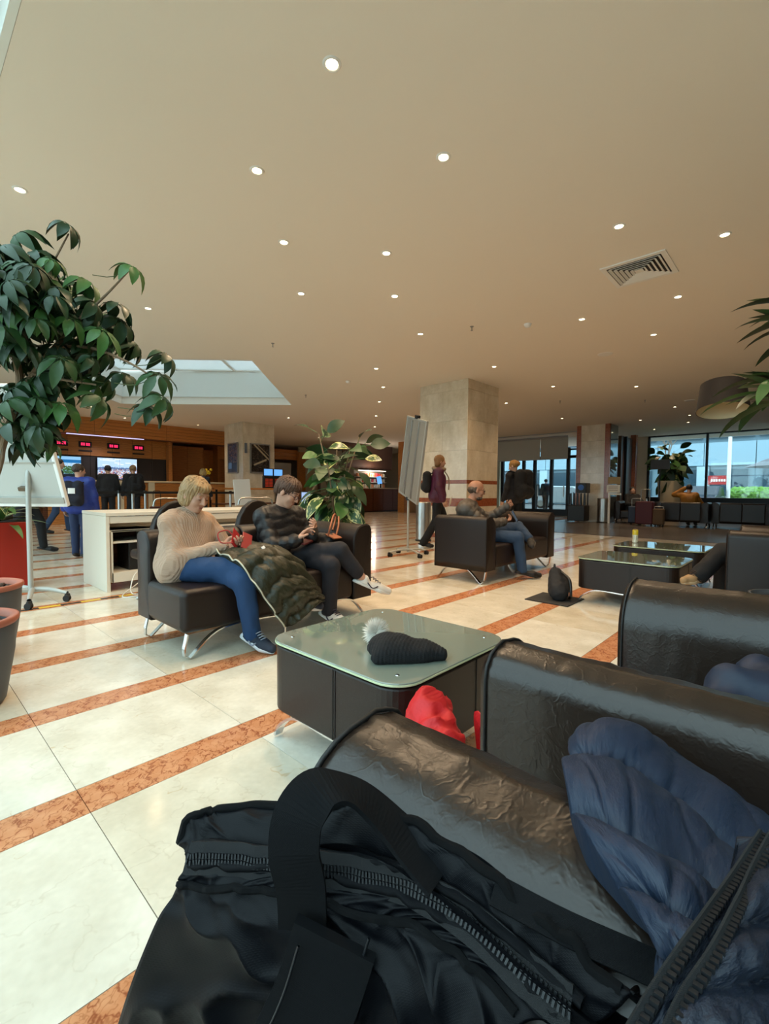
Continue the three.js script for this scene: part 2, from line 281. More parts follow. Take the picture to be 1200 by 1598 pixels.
// ceiling with a skylight recess and a raised bay along the left glazing
{
  const c = structure('ceiling'), E0 = 0.53, t = 0.2;
  // corners of the skylight recess (turned against the grid)
  const q = [[7.886, -10.911], [4.695, -7.748], [1.35, -11.15], [4.62, -14.417]];
  const s = new THREE.Shape([[E0, 8], [24.5, 8], [24.5, -30], [E0, -30]].map(([x, z]) => new THREE.Vector2(x, -z)));
  s.holes.push(new THREE.Path(q.map(([x, z]) => new THREE.Vector2(x, -z))));
  const g = new THREE.ExtrudeGeometry(s, { depth: t, bevelEnabled: false }).rotateX(-Math.PI / 2).translate(0, CEIL, 0);
  part(c, 'plaster', g, M.ceiling);
  // upstand of the recess
  const up = []; for (let i = 0; i < 4; i++) { const a = q[i], b = q[(i + 1) % 4], L = Math.hypot(b[0] - a[0], b[1] - a[1]); up.push(box(L + 0.1, 0.75, 0.06).rotateY(-Math.atan2(b[1] - a[1], b[0] - a[0])).translate((a[0] + b[0]) / 2, CEIL + 0.575, (a[1] + b[1]) / 2)); }
  part(c, 'skylight_upstand', up, M.soffit);
  // raised bay
  part(c, 'bay_ceiling', box(3.4, 0.15, 21, -1.2, 3.78, -19.5), M.ceiling); part(c, 'bay_ceiling', box(3.4, 0.15, 4, -1.2, 3.78, 6), M.ceiling);
  part(c, 'bay_fascia', box(0.04, 0.34, 38, E0 - 0.022, CEIL + 0.168, -11), M.soffit);
  // skylight glazing
  const w = structure('window_1'); const cx = (q[0][0] + q[2][0]) / 2, cz = (q[0][1] + q[2][1]) / 2, L1 = Math.hypot(q[0][0] - q[1][0], q[0][1] - q[1][1]), L2 = Math.hypot(q[1][0] - q[2][0], q[1][1] - q[2][1]);
  w.position.set(cx, CEIL + 0.95, cz); w.rotation.y = Math.atan2(q[0][1] - q[1][1], q[1][0] - q[0][0]) ;
  for (let i = 0; i < 4; i++) for (let k = 0; k < 3; k++) part(w, 'pane', box(L1 / 4 - 0.06, 0.02, L2 / 3 - 0.06), M.frost ?? (M.frost = phys(0xdfe6e6, 0.6, { transmission: 0.5, thickness: 0 })), [(i - 1.5) * L1 / 4, 0, (k - 1) * L2 / 3]);
  const bars = []; for (let i = 0; i <= 4; i++) bars.push(box(0.07, 0.07, L2 + 0.1, (i - 2) * L1 / 4, 0, 0)); for (let k = 0; k <= 3; k++) bars.push(box(L1 + 0.1, 0.07, 0.07, 0, 0, (k - 1.5) * L2 / 3));
  part(w, 'window_frame', bars, M.white);
}
// glass roof over the bay on the left
{
  const w = structure('window_4'), bars = [];
  for (let i = 0; i <= 8; i++) bars.push(box(3.3, 0.1, 0.07, -1.1, 3.78, 4 - i * 1.625)); for (const x of [-2.7, -1.1]) bars.push(box(0.08, 0.1, 13, x, 3.78, -2.5)); bars.push(box(0.4, 0.12, 13, 0.31, 3.78, -2.5));
  part(w, 'window_frame', bars, M.white);
  for (let i = 0; i < 8; i++) for (const x of [-1.9, -0.3]) part(w, 'pane', box(1.5, 0.015, 1.54, x, 3.8, 3.19 - i * 1.625), M.pane);
}
// glazed front on the left, behind and beside the camera
{
  const w = structure('window_2'), X = -2.7, H = 3.7;
  const fr = []; const ny = 3;
  for (let i = 0; i <= 12; i++) fr.push(box(0.09, H, 0.06, X, H / 2, 4 - i * 1.5));
  for (const y of [0.05, 2.5, H - 0.05]) fr.push(box(0.08, 0.08, 18, X, y, -5));
  part(w, 'window_frame', fr, M.darkFrame);
  for (let i = 0; i < 12; i++) for (const [y0, y1] of [[0.09, 2.46], [2.54, H - 0.09]]) part(w, 'pane', box(0.012, y1 - y0, 1.44, X, (y0 + y1) / 2, 3.25 - i * 1.5), M.pane);
}
{
  const wall = (name, w, h, d, x, y, z, m = M.wallPlain ?? (M.wallPlain = std(0xcdbfa8, 0.85))) => { const o = structure(name); part(o, 'plaster', box(w, h, d, x, y, z), m); return o; };
  wall('wall_left', 0.2, 4, 17, -2.75, 1.95, -22.6); wall('wall_left_near', 0.2, 4, 4, -2.75, 1.95, 6.05);
  wall('wall_near', 28, 4, 0.2, 11, 1.95, 8.1);
  wall('wall_far', 28, 4, 0.2, 11, 1.95, -30.1);
  wall('wall_window_right', 0.25, 4, 8.5, 22.4, 1.95, 4.2);
  wall('wall_far_right', 0.25, 4, 18, 22.4, 1.95, -21.3);
}
// glazed front on the far right (street side)
{
  const X = 22.4, w = structure('window_3'), z0 = -5.25, z1 = 0;
  const fr = []; for (const z of [z0, -3.18, -1.1, z1]) fr.push(box(0.14, CEIL - 0.86, 0.08, X, (CEIL + 0.86) / 2, z));
  fr.push(box(0.14, 0.05, z1 - z0, X, CEIL - 0.025, (z0 + z1) / 2)); part(w, 'window_frame', fr, M.darkFrame);
  part(w, 'window_sill', box(0.45, 0.06, z1 - z0, X - 0.1, 0.84, (z0 + z1) / 2), M.darkFrame);
  part(w, 'window_apron', box(0.12, 0.82, z1 - z0, X, 0.41, (z0 + z1) / 2), M.darkFrame);
  for (const [a, b] of [[z0, -3.18], [-3.18, -1.1], [-1.1, z1]]) part(w, 'pane', box(0.012, CEIL - 0.9, b - a - 0.08, X, (CEIL + 0.88) / 2, (a + b) / 2), M.pane);
  const n = structure('wall_window_left'); part(n, 'plaster', box(0.25, CEIL, 1.9, X, CEIL / 2, -6.25), M.wallPlain);
}
// entrance doors with blind above
{
  const X = 20.6, d = structure('door_1'), z0 = -12.2, z1 = -7.3, H = 2.62;
  const fr = [box(0.12, 0.12, z1 - z0, X, H, (z0 + z1) / 2), box(0.12, 0.3, z1 - z0, X, 0.12, (z0 + z1) / 2), box(0.1, 0.06, z1 - z0, X, H + 0.32, (z0 + z1) / 2)];
  for (const z of [z0, -11.2, -10.1, -9.55, -8.75, -8.0, z1]) fr.push(box(0.13, H + 0.4, 0.13, X, (H + 0.4) / 2, z));
  part(d, 'door_frame', fr, M.darkFrame);
  for (const [a, b] of [[z0, -11.2], [-11.2, -10.1], [-10.1, -9.55], [-9.55, -8.75], [-8.75, -8.0], [-8.0, z1]]) { part(d, 'pane', box(0.012, H - 0.3, b - a - 0.13, X, H / 2 + 0.12, (a + b) / 2), M.pane); part(d, 'transom_pane', box(0.012, 0.24, b - a - 0.13, X, H + 0.19, (a + b) / 2), M.pane); }
  for (const z of [-9.35, -8.15]) part(d, 'door_handle', box(0.05, 0.5, 0.03, X - 0.1, 1.1, z), M.steel);
  const b = thing('roller_blind', 'wide pale roller blind pulled half down above the glazed entrance doors', 'blind', [18.9, 2.42, -8.9]);
  part(b, 'fabric', box(0.012, 0.86, 2.2, 0, 0.43, -0.75), std(0xa9a79c, 0.9)); part(b, 'fabric', box(0.012, 0.86, 1.15, 0, 0.43, 0.95), std(0xa3a197, 0.9));
  part(b, 'bottom_rail', box(0.03, 0.03, 3.4, 0, 0, -0.2), M.satin); part(b, 'roller', cyl(0.04, 0.04, 3.4, 12).rotateX(Math.PI / 2).translate(0, 0.9, -1.9), M.satin);
  const bulk = structure('trim_1'); part(bulk, 'bulkhead', box(0.15, 0.16, 4.6, 19.05, CEIL - 0.08, -9.2), M.ceiling); part(bulk, 'curtain_track', box(0.05, 0.03, 4.6, 18.6, CEIL - 0.012, -9.2), M.satin);
}
// stone-clad columns
function slabs(col, w, z0, bands) {
  const h = w / 2, t = 0.025, G = 0.003;
  part(col, 'core', box(w - 2 * t - 0.004, CEIL, w - 2 * t - 0.004, 0, CEIL / 2, 0), M.joint);
  for (const [y0, y1, m] of bands) for (let s = 0; s < 4; s++) for (let k = 0; k < 2; k++) {
    const a = s * Math.PI / 2, g = box((w / 2) - G, y1 - y0 - G, t, (k - 0.5) * w / 2, (y0 + y1) / 2, h - t / 2).rotateY(a);
    const uv = g.attributes.uv; for (let i = 0; i < uv.count; i++) uv.setXY(i, uv.getX(i) + s * 0.37 + k * 0.61 + y0, uv.getY(i) + s * 0.23);
    part(col, m === M.stone ? 'stone_slab' : 'marble_band', g, m);
  }
}
{
  const courses = [[0, 0.1, M.stoneBand], [0.1, 0.72, M.stone], [0.72, 0.9, M.stoneBand], [0.9, 1.22, M.stone], [1.22, 1.3, M.stoneBand], [1.3, 1.95, M.stone], [1.95, 2.6, M.stone], [2.6, 3.25, M.stone], [3.25, CEIL, M.stone]];
  slabs(structure('wall_column_near', [9.15, 0, -6.12]), 1.3, 0, courses);
  slabs(structure('wall_column_far', [9.3, 0, -15.5]), 1.3, 0, [[0, 0.1, M.stoneBand], [0.1, 0.9, M.stone], [0.9, 1.7, M.stone], [1.7, 2.5, M.stone], [2.5, CEIL, M.stone]]);
  // pier between the entrance and the window, edged in red marble, with a mirror-polished side
  const p = structure('wall_pier', [17.7, 0, -5.85]);
  for (let k = 0; k < 6; k++) part(p, 'stone_slab', box(0.9, CEIL / 6 - 0.004, 0.82, 0, CEIL / 6 * (k + 0.5), 0), M.stone);
  part(p, 'marble_band', box(0.92, CEIL, 0.16, 0, CEIL / 2, -0.49), M.stoneBand); part(p, 'marble_band', box(0.92, CEIL, 0.16, 0, CEIL / 2, 0.49), M.stoneBand);
  part(p, 'polished_side', box(0.8, CEIL - 0.02, 0.01, 0.02, CEIL / 2, 0.577), std(0x9aa3a6, 0.06, { metalness: 0.85 }));
  const q = structure('wall_pier_side', [20.6, 0, -5.7]);
  part(q, 'wood_panel', box(1.5, 3.3, 0.12, 0, 1.65, 0), std(0x4a3a30, 0.35)); part(q, 'steel_post', box(0.1, 3.3, 0.1, -0.3, 1.65, 0.1), M.darkFrame); part(q, 'marble_band', box(0.25, CEIL, 0.2, 0.85, CEIL / 2, 0.1), M.stoneBand);
}
// warning tape along one band
{
  const t = structure('trim_2', [0, 0.0012, -4.955]);
  for (let i = 0; i < 14; i++) part(t, 'tape_stripe', box(0.16, 0.0014, 0.045, 0.2 + i * 0.16 - 0.35, 0, 0), i % 2 ? M.yellow : M.blackTape);
}
// ---------- ceiling fittings ----------
{
  const spots = [[1.788, -2.085], [2.809, -2.046], [1.979, -3.169], [0.812, -4.789], [2.708, -3.866], [3.527, -3.265], [4.588, -1.379], [5.39, -0.694], [3.537, -4.692], [4.358, -3.888], [2.454, -6.591], [5.65, -4.508], [6.667, -2.453], [6.693, -1.308], [8.03, -1.874], [8.049, -4.602], [6.649, -6.408], [7.934, -7.415], [10.43, -4.446], [11.657, -3.036], [9.166, -8.705], [11.549, -6.213], [15.12, -6.12], [15.113, -2.939], [17.012, -2.905], [18.671, -3.218], [17.1, -4.3], [19.928, -4.523], [13.2, -8.6], [10.8, -10.4], [12.6, -12.2], [9.2, -12.9], [6.3, -16.2], [8.0, -16.9], [13.4, -16.5], [15.5, -11.5], [4.2, -15.6], [3.0, -12.9], [5.6, -17.2]];
  const ring = lathe([[0.034, -0.002], [0.04, -0.008], [0.05, -0.006], [0.054, 0.0]], 20), lens = new THREE.CircleGeometry(0.035, 16).rotateX(Math.PI / 2).translate(0, -0.003, 0);
  const glow = new THREE.MeshStandardMaterial({ color: 0xffffff, emissive: new THREE.Color().setRGB(1, 0.78, 0.46), emissiveIntensity: 20 });
  const own = { '6.693,-1.308': 'warm recessed downlight just beyond the square air vent', '1.788,-2.085': 'warm recessed downlight above the frosted glass table with the hat', '0.812,-4.789': 'warm recessed downlight above the rolling whiteboard', '2.454,-6.591': 'warm recessed downlight above the pale laminate desk', '8.049,-4.602': 'warm recessed downlight just in front of the near stone column', '6.3,-16.2': 'warm recessed downlight before the reception desk frieze' };
  spots.forEach(([x, z]) => {
    const o = thing('ceiling_downlight', own[x + ',' + z] ?? 'small round recessed downlight glowing warm in the plaster ceiling', 'downlight', [x, CEIL, z], 0, 'recessed downlights over the lobby');
    part(o, 'trim_ring', ring, M.white); part(o, 'lamp_lens', lens, glow);
    const l = new THREE.SpotLight(WARM, LAMP_CANDELA, 0, 62 * D2R, 0.6, 2); l.position.set(0, -0.012, 0); l.target.position.set(0, -1, 0); l.castShadow = true; l.shadow.radius = 1.5; o.add(l, l.target);
  });
  // square air vent
  const v = thing('ceiling_vent', 'square four-way louvred air vent in the ceiling', 'vent', [5.62, CEIL, -1.47]);
  part(v, 'frame', [box(0.62, 0.012, 0.05, 0, -0.006, 0.285), box(0.62, 0.012, 0.05, 0, -0.006, -0.285), box(0.05, 0.012, 0.52, 0.285, -0.006, 0), box(0.05, 0.012, 0.52, -0.285, -0.006, 0)], M.white);
  part(v, 'backing', box(0.54, 0.004, 0.54, 0, -0.002, 0), M.blackPlastic);
  for (let k = 0; k < 5; k++) { const s = 0.235 - k * 0.043; for (let a = 0; a < 4; a++) part(v, 'louvre', box(s * 2, 0.004, 0.03).rotateX(0.6).translate(0, -0.01, s).rotateY(a * Math.PI / 2), M.white); }
  part(v, 'centre_plate', box(0.08, 0.006, 0.08, 0, -0.012, 0), M.white);
  const dome = lathe([[0, -0.05], [0.035, -0.045], [0.05, -0.02], [0.055, 0]], 18);
  for (const [x, z, l] of [[6.35, -3.1, 'white dome smoke detector on the ceiling near the square vent'], [7.0, -7.6, 'white dome smoke detector on the ceiling before the stone column'], [16.6, -2.2, 'white dome smoke detector on the ceiling by the street window']]) solo('smoke_detector', l, 'detector', dome, M.white, [x, CEIL, z]);
  const sp = [[5.9, -3.75], [4.4, -6.6], [7.3, -9.5], [12.2, -5.0], [13.5, -3.3]];
  for (const [x, z] of sp) { const o = thing('sprinkler', 'small metal fire sprinkler hanging from the ceiling', 'sprinkler', [x, CEIL, z], 0, 'fire sprinklers under the ceiling'); part(o, 'rosette', cyl(0.022, 0.03, 0.008, 14, 0, -0.008, 0), M.satin); part(o, 'stem', cyl(0.006, 0.008, 0.05, 8, 0, -0.056, 0), M.satin); part(o, 'deflector', cyl(0.018, 0.018, 0.003, 12, 0, -0.06, 0), M.satin); }
  const spk = lathe([[0, -0.012], [0.1, -0.012], [0.12, -0.006], [0.125, 0]], 24);
  solo('ceiling_speaker', 'flat round white speaker grille in the ceiling past the vent', 'speaker', spk, M.white, [8.6, CEIL, -2.75]);
  solo('ceiling_speaker', 'flat round white speaker grille in the ceiling by the window bay', 'speaker', spk, M.white, [14.3, CEIL, -2.45]);
  const v2 = thing('slot_vent', 'long slotted air diffuser in the ceiling above the lamp', 'vent', [9.0, CEIL, -0.3], 0.2); part(v2, 'frame', box(0.7, 0.012, 0.22, 0, -0.006, 0), M.white); for (let k = 0; k < 7; k++) part(v2, 'slot', box(0.05, 0.006, 0.17, -0.28 + k * 0.093, -0.013, 0), M.blackPlastic);
}

// ================= FURNITURE =================
// arm or back bolster: flat outside, crowned top, rounded inside; runs along z from 0 to len; outside at x = 0
function bolster(w, h0, h1, len, round, wr = 0, seed = 0, nz_ = 48) {
  const prof = []; const r = Math.min(0.05, w * 0.28);
  prof.push([0, h0]); for (let i = 1; i <= 8; i++) prof.push([0, lerp(h0, h1 - r, i / 8)]);
  for (let i = 1; i <= 4; i++) { const a = Math.PI - i / 4 * Math.PI / 2; prof.push([r + r * Math.cos(a), h1 - r + r * Math.sin(a)]); }
  const x1 = w - round; for (let i = 1; i <= 4; i++) prof.push([lerp(r, Math.max(x1, r + 0.01), i / 4), h1 + 0.004 * Math.sin(i / 4 * Math.PI)]);
  for (let i = 1; i <= 10; i++) { const a = Math.PI / 2 - i / 10 * Math.PI / 2; prof.push([x1 + round * Math.cos(a), h1 - round * 1.15 + round * 1.15 * Math.sin(a)]); }
  for (let i = 1; i <= 6; i++) prof.push([w, lerp(h1 - round * 1.15, h0, i / 6)]);
  const n = prof.length, P = [], U = [], I = []; let acc = [0]; for (let i = 1; i < n; i++) acc.push(acc[i - 1] + Math.hypot(prof[i][0] - prof[i - 1][0], prof[i][1] - prof[i - 1][1]));
  for (let k = 0; k <= nz_; k++) for (let i = 0; i < n; i++) {
    const z = len * k / nz_, e = Math.min(k, nz_ - k) / nz_ * len, ed = e < 0.018 ? 0.010 * (1 - Math.sqrt(1 - (1 - e / 0.018) ** 2)) : 0;
    let [x, y] = prof[i]; const cx = w / 2, cy = (h0 + h1) / 2, l = Math.hypot(x - cx, y - cy) || 1; let d = -ed;
    if (wr && y > h0 + 0.2) d += wr * (fbm(acc[i] * 5 + seed, z * 22, seed, 3) * 0.7 - Math.pow(Math.abs(n3(acc[i] * 3 + seed, z * 30, 4)), 0.6) * 0.5) * smooth(0, 0.06, e);
    x += (x - cx) / l * d; y += (y - cy) / l * d; P.push(x, y, z); U.push(acc[i], z);
  }
  for (let k = 0; k < nz_; k++) for (let i = 0; i < n - 1; i++) { const a = k * n + i; I.push(a, a + 1, a + n + 1, a, a + n + 1, a + n); }
  for (let k = 0; k < nz_; k++) { const a = k * n + n - 1, b = k * n; I.push(a, b, b + n, a, b + n, a + n); }
  for (const [k, f] of [[0, 1], [nz_, 0]]) { const c = P.length / 3; P.push(w / 2, (h0 + h1) / 2, k ? len + 0.004 : -0.004); U.push(w / 2, 0.3); for (let i = 0; i < n; i++) { const a = k * n + i, b = k * n + (i + 1) % n; f ? I.push(c, b, a) : I.push(c, a, b); } }
  const g = new THREE.BufferGeometry(); g.setAttribute('position', new THREE.Float32BufferAttribute(P, 3)); g.setAttribute('uv', new THREE.Float32BufferAttribute(U, 2)); g.setIndex(I);
  const flip = g; flip.computeVertexNormals();
  const edge = (z) => prof.slice(0).map(([x, y]) => [x + (x < w / 2 ? -0.001 : 0.001), y + (y > h1 - 0.1 ? 0.0015 : 0), z]);
  g.userData.edge = edge; return g;
}
function bar(pts, w = 0.03, t = 0.009, nrm = V(0, 0, 1)) { return ribbon(pts, w, () => nrm, t, 40); }
// sofa: faces +z, origin under the middle
function sofa(name, label, p, turn, W, D, { left = true, right = true, seats = 2, wr = 0, legs = 'ends', worn = false, group, aw = 0.2, H = 0.765 } = {}) {
  const o = thing(name, label, 'sofa', p, turn, group), b0 = 0.16, m = worn ? M.leatherWorn : M.leather;
  const xl = -W / 2 + (left ? aw : 0), xr = W / 2 - (right ? aw : 0), sw = (xr - xl) / seats, bt = 0.2;
  for (let i = 0; i < seats; i++) {
    part(o, 'seat', rbox(sw - 0.004, 0.27, D - 0.02, 0.045, xl + sw * (i + 0.5), b0 + 0.145, 0.01, 4), m);
    part(o, 'backrest', bolster(bt, b0, H, sw - 0.004, 0.1, wr, i).rotateY(-Math.PI / 2).translate(xl + sw * (i + 1) - 0.002, 0, -D / 2).scale(1, 1, 1), m);
  }
  const addArm = (sx) => { const g = bolster(aw, b0 - 0.01, H, D, 0.12, wr, sx * 3 + 5); if (sx > 0) { g.scale(-1, 1, 1); const ix = g.index.array; for (let i = 0; i < ix.length; i += 3) { const t = ix[i]; ix[i] = ix[i + 1]; ix[i + 1] = t; } g.computeVertexNormals(); } const a = part(o, 'armrest', g.translate(sx * W / 2, 0, -D / 2), m);
    const e = g.userData.edge; for (const z of [0.012, D - 0.012]) part(a, 'piping', tube(e(z).map(([x, y]) => [sx * (W / 2) - sx * x, y, z - D / 2]), 0.0035, 60, 5), M.seam); };
  if (left) addArm(-1); if (right) addArm(1);
  for (const s of [-1, 1]) {
    if (legs === 'ends') part(o, 'leg', bar([[s * (W / 2 - 0.05), b0, D / 2 - 0.03], [s * (W / 2 - 0.05), 0.03, D / 2 - 0.06], [s * (W / 2 - 0.05), 0.006, D / 2 - 0.1], [s * (W / 2 - 0.05), 0.03, D / 2 - 0.13], [s * (W / 2 - 0.05), b0 - 0.015, D / 2 - 0.27], [s * (W / 2 - 0.05), b0 - 0.01, 0], [s * (W / 2 - 0.05), b0 - 0.02, -D / 2 + 0.15], [s * (W / 2 - 0.05), 0.008, -D / 2 + 0.02]], 0.035, 0.009, V(0, 1, 0.4)), M.chrome);
    else part(o, 'leg', bar([[-W / 2 + 0.05, b0, s * (D / 2 - 0.05)], [-W / 2 + 0.03, 0.03, s * (D / 2 - 0.05)], [-W / 2 + 0.06, 0.006, s * (D / 2 - 0.05)], [-W / 2 + 0.09, 0.03, s * (D / 2 - 0.05)], [-W / 2 + 0.25, b0 - 0.015, s * (D / 2 - 0.05)], [0, b0 - 0.01, s * (D / 2 - 0.05)], [W / 2 - 0.2, b0 - 0.015, s * (D / 2 - 0.05)], [W / 2 - 0.05, 0.008, s * (D / 2 - 0.05)]], 0.035, 0.009, V(0.4, 1, 0)), M.chrome);
  }
  return o;
}
sofa('leather_sofa', 'dark brown leather sofa under the two seated women, open at one end', [2.0, 0, -3.11], 0, 1.62, 0.72, { left: false, legs: 'front' });
sofa('leather_sofa', 'dark brown leather two-seat sofa on which the man in the grey jacket sits', [5.44, 0, -3.0], 0, 1.83, 0.72, {});
sofa('leather_sofa', 'dark leather sofa with the black travel bag and blue coat on its creased armrest', [-0.4, 0, -0.03], Math.PI, 1.75, 0.76, { worn: true, wr: 0.005, aw: 0.2, H: 0.766 });
sofa('leather_armchair', 'dark brown leather armchair with blue clothing on its seat beside the red bag', [1.225, 0, -0.06], Math.PI, 1.01, 0.74, { seats: 1, worn: true, wr: 0.004 });
sofa('leather_armchair', 'dark brown leather armchair holding the person with the tan sneaker', [4.8, 0, -0.1], Math.PI, 1.0, 0.74, { seats: 1 });
sofa('leather_sofa', 'dark leather sofa seen from behind under the man in yellow', [17.0, 0, -3.0], Math.PI / 2, 1.45, 0.75, { group: 'sofas facing the street window' });
sofa('leather_sofa', 'empty dark leather sofa seen from behind, facing the street window', [17.2, 0, -1.5], Math.PI / 2, 1.45, 0.75, {});
sofa('leather_armchair', 'dark leather armchair by the stone pier with a reclining person', [17.6, 0, -4.65], -Math.PI / 2, 0.85, 0.8, { seats: 1 });

function coffeeTable(label, x, z, W, D) {
  const o = thing('coffee_table', label, 'table', [x, 0, z]);
  part(o, 'body', slab(W - 0.012, D - 0.012, 0.27, 0.1, 0.008), M.leather, [0, 0.14, 0]);
  part(o, 'glass_top', slab(W, D, 0.013, 0.105, 0.003), M.glassTop, [0, 0.418, 0]);
  part(o, 'glass_rim', slab(W + 0.003, D + 0.003, 0.007, 0.106, 0.001), M.glassEdge, [0, 0.4185, 0]);
  for (const s of [-1, 1]) {
    part(o, 'seam', [box(0.003, 0.26, 0.004, s * (W / 2 - 0.005), 0.275, 0.05), box(0.003, 0.26, 0.004, s * (W / 2 - 0.005), 0.275, 0.062)], M.seam);
    part(o, 'seam', [box(0.004, 0.26, 0.003, 0.1, 0.275, s * (D / 2 - 0.005))], M.seam);
    part(o, 'leg', bar([[s * (W / 2 - 0.04), 0.01, -D / 2 + 0.03], [s * (W / 2 - 0.04), 0.05, -D / 2 + 0.05], [s * (W / 2 - 0.04), 0.125, -D / 2 + 0.16], [s * (W / 2 - 0.04), 0.13, 0], [s * (W / 2 - 0.04), 0.125, D / 2 - 0.16], [s * (W / 2 - 0.04), 0.05, D / 2 - 0.05], [s * (W / 2 - 0.04), 0.01, D / 2 - 0.03]], 0.04, 0.01, V(0, 1, 0.001)), M.chrome);
  }
  for (const [a, b] of [[-1, -1], [1, -1], [1, 1], [-1, 1]]) part(o, 'glass_stud', cyl(0.008, 0.006, 0.003, 12, a * (W / 2 - 0.08), 0.4305, b * (D / 2 - 0.08)), M.chrome);
  return o;
}
coffeeTable('low square leather coffee table with frosted glass top carrying the black knitted hat', 1.435, -1.3, 0.72, 0.75);
coffeeTable('low leather coffee table with glass top next to the backpack on the floor', 4.85, -1.23, 0.74, 0.85);
coffeeTable('low leather coffee table with glass top carrying the yellow drinks can', 6.2, -1.28, 0.74, 0.92);

// desk behind the sofa
{
  const o = thing('office_desk', 'pale laminate desk with an open computer compartment behind the sofa', 'desk', [1.5, 0, -5.62]);
  const L = 3.2, D = 0.82, H = 0.81;
  part(o, 'desktop', rbox(L, 0.035, D, 0.004, L / 2, H - 0.018, 0), M.laminate);
  part(o, 'side_panel', rbox(0.035, H - 0.037, D - 0.01, 0.003, 0.02, (H - 0.037) / 2, 0), M.laminate); part(o, 'side_panel', rbox(0.035, H - 0.037, D - 0.01, 0.003, L - 0.02, (H - 0.037) / 2, 0), M.laminate);
  part(o, 'apron', rbox(L - 0.08, 0.07, 0.02, 0.003, L / 2, H - 0.075, D / 2 - 0.02), M.laminate);
  part(o, 'keyboard_shelf', rbox(L - 0.08, 0.02, 0.4, 0.003, L / 2, H - 0.19, D / 2 - 0.22), M.laminate);
  const c = part(o, 'computer_cabinet', [rbox(0.02, 0.52, 0.5, 0.002, 0.06, 0.35, 0.14), rbox(0.025, 0.52, 0.5, 0.002, 0.47, 0.35, 0.14), rbox(0.42, 0.02, 0.5, 0.002, 0.265, 0.62, 0.14), rbox(0.42, 0.1, 0.5, 0.002, 0.265, 0.14, 0.14)], M.laminate);
  part(c, 'shelf', rbox(0.4, 0.02, 0.46, 0.002, 0.265, 0.5, 0.14), M.laminate); part(c, 'back_panel', box(0.4, 0.5, 0.01, 0.265, 0.36, -0.1), M.woodDark);
  part(o, 'modesty_panel', box(L - 0.08, 0.45, 0.018, L / 2, 0.5, -D / 2 + 0.05), M.laminate);
  const pc = thing('computer_tower', 'dark computer tower and dim bundle inside the open desk compartment', 'computer', [1.83, 0.19, -5.5]); part(pc, 'case', rbox(0.17, 0.29, 0.36, 0.008, 0, 0.145, 0), M.blackPlastic); part(pc, 'side_panel', rbox(0.006, 0.27, 0.33, 0.002, 0.092, 0.145, 0), std(0x8a8880, 0.5));
  const cs = thing('desk_cable', 'loops of white cable hanging from the desk onto the floor', 'cable', [1.6, 0, -5.0]);
  part(cs, 'cord', [tube([[0.24, 0.22, -0.2], [0.12, 0.16, -0.1], [0.05, 0.02, 0.02], [0.12, 0.008, 0.12], [0.35, 0.008, 0.1], [0.5, 0.008, -0.02], [0.38, 0.008, -0.1], [0.18, 0.008, -0.03], [0.12, 0.01, 0.08], [0.3, 0.008, 0.14]], 0.0055, 90, 6), tube([[0.3, 0.22, -0.2], [0.18, 0.1, -0.1], [-0.05, 0.008, 0.08], [0.05, 0.008, 0.2], [0.28, 0.008, 0.18]], 0.0055, 60, 6)], M.cable);
  // laptop at the far end of the desk
  const l = thing('laptop', 'open laptop with a glowing pale blue screen on the far end of the desk', 'laptop', [4.36, H, -5.5], 0.5);
  part(l, 'base', rbox(0.34, 0.016, 0.23, 0.006, 0, 0.008, 0), M.blackPlastic); part(l, 'lid', rbox(0.34, 0.22, 0.01, 0.004, 0, 0.12, -0.12), M.blackPlastic); part(l, 'screen', box(0.31, 0.185, 0.002, 0, 0.12, -0.113), new THREE.MeshStandardMaterial({ color: 0x111111, emissive: new THREE.Color().setRGB(0.45, 0.62, 1), emissiveIntensity: 0.9 }));
}
// tub chairs between sofa and desk
[[1.8, 'brown leather desk chair with rounded back behind the woman in the beige sweater'], [2.62, 'brown leather desk chair with rounded back behind the gap between the two women'], [3.45, 'brown leather desk chair with rounded back behind the woman in the black jacket']].forEach(([x, label]) => {
  const o = thing('desk_chair', label, 'chair', [x, 0, -4.45]);
  const arc = []; for (let i = 0; i <= 10; i++) { const a = Math.PI * i / 10; arc.push([0.25 * Math.cos(a), 0.42 + Math.pow(Math.sin(a), 0.7) * 0.53]); }
  part(o, 'backrest', extrude([[0.22, 0.4], ...arc, [-0.22, 0.4]], 0.045, 0.018, 3).translate(0, 0, 0.18), M.leather);
  part(o, 'seat', rbox(0.48, 0.09, 0.46, 0.035, 0, 0.44, -0.06, 4), M.leather);
  part(o, 'handle', tube([[-0.2, 0.9, 0.2], [-0.17, 0.965, 0.205], [0, 0.968, 0.205], [0.17, 0.965, 0.205], [0.2, 0.9, 0.2]], 0.008, 24, 6), M.steel);
  part(o, 'column', cyl(0.025, 0.025, 0.32, 12, 0, 0.08, -0.05), M.steel);
  for (let k = 0; k < 4; k++) { const a = k * Math.PI / 2 + 0.6; part(o, 'leg', tube([[0, 0.1, -0.05], [Math.cos(a) * 0.15, 0.07, -0.05 + Math.sin(a) * 0.15], [Math.cos(a) * 0.26, 0.02, -0.05 + Math.sin(a) * 0.26]], 0.014, 10, 6), M.steel); }
});
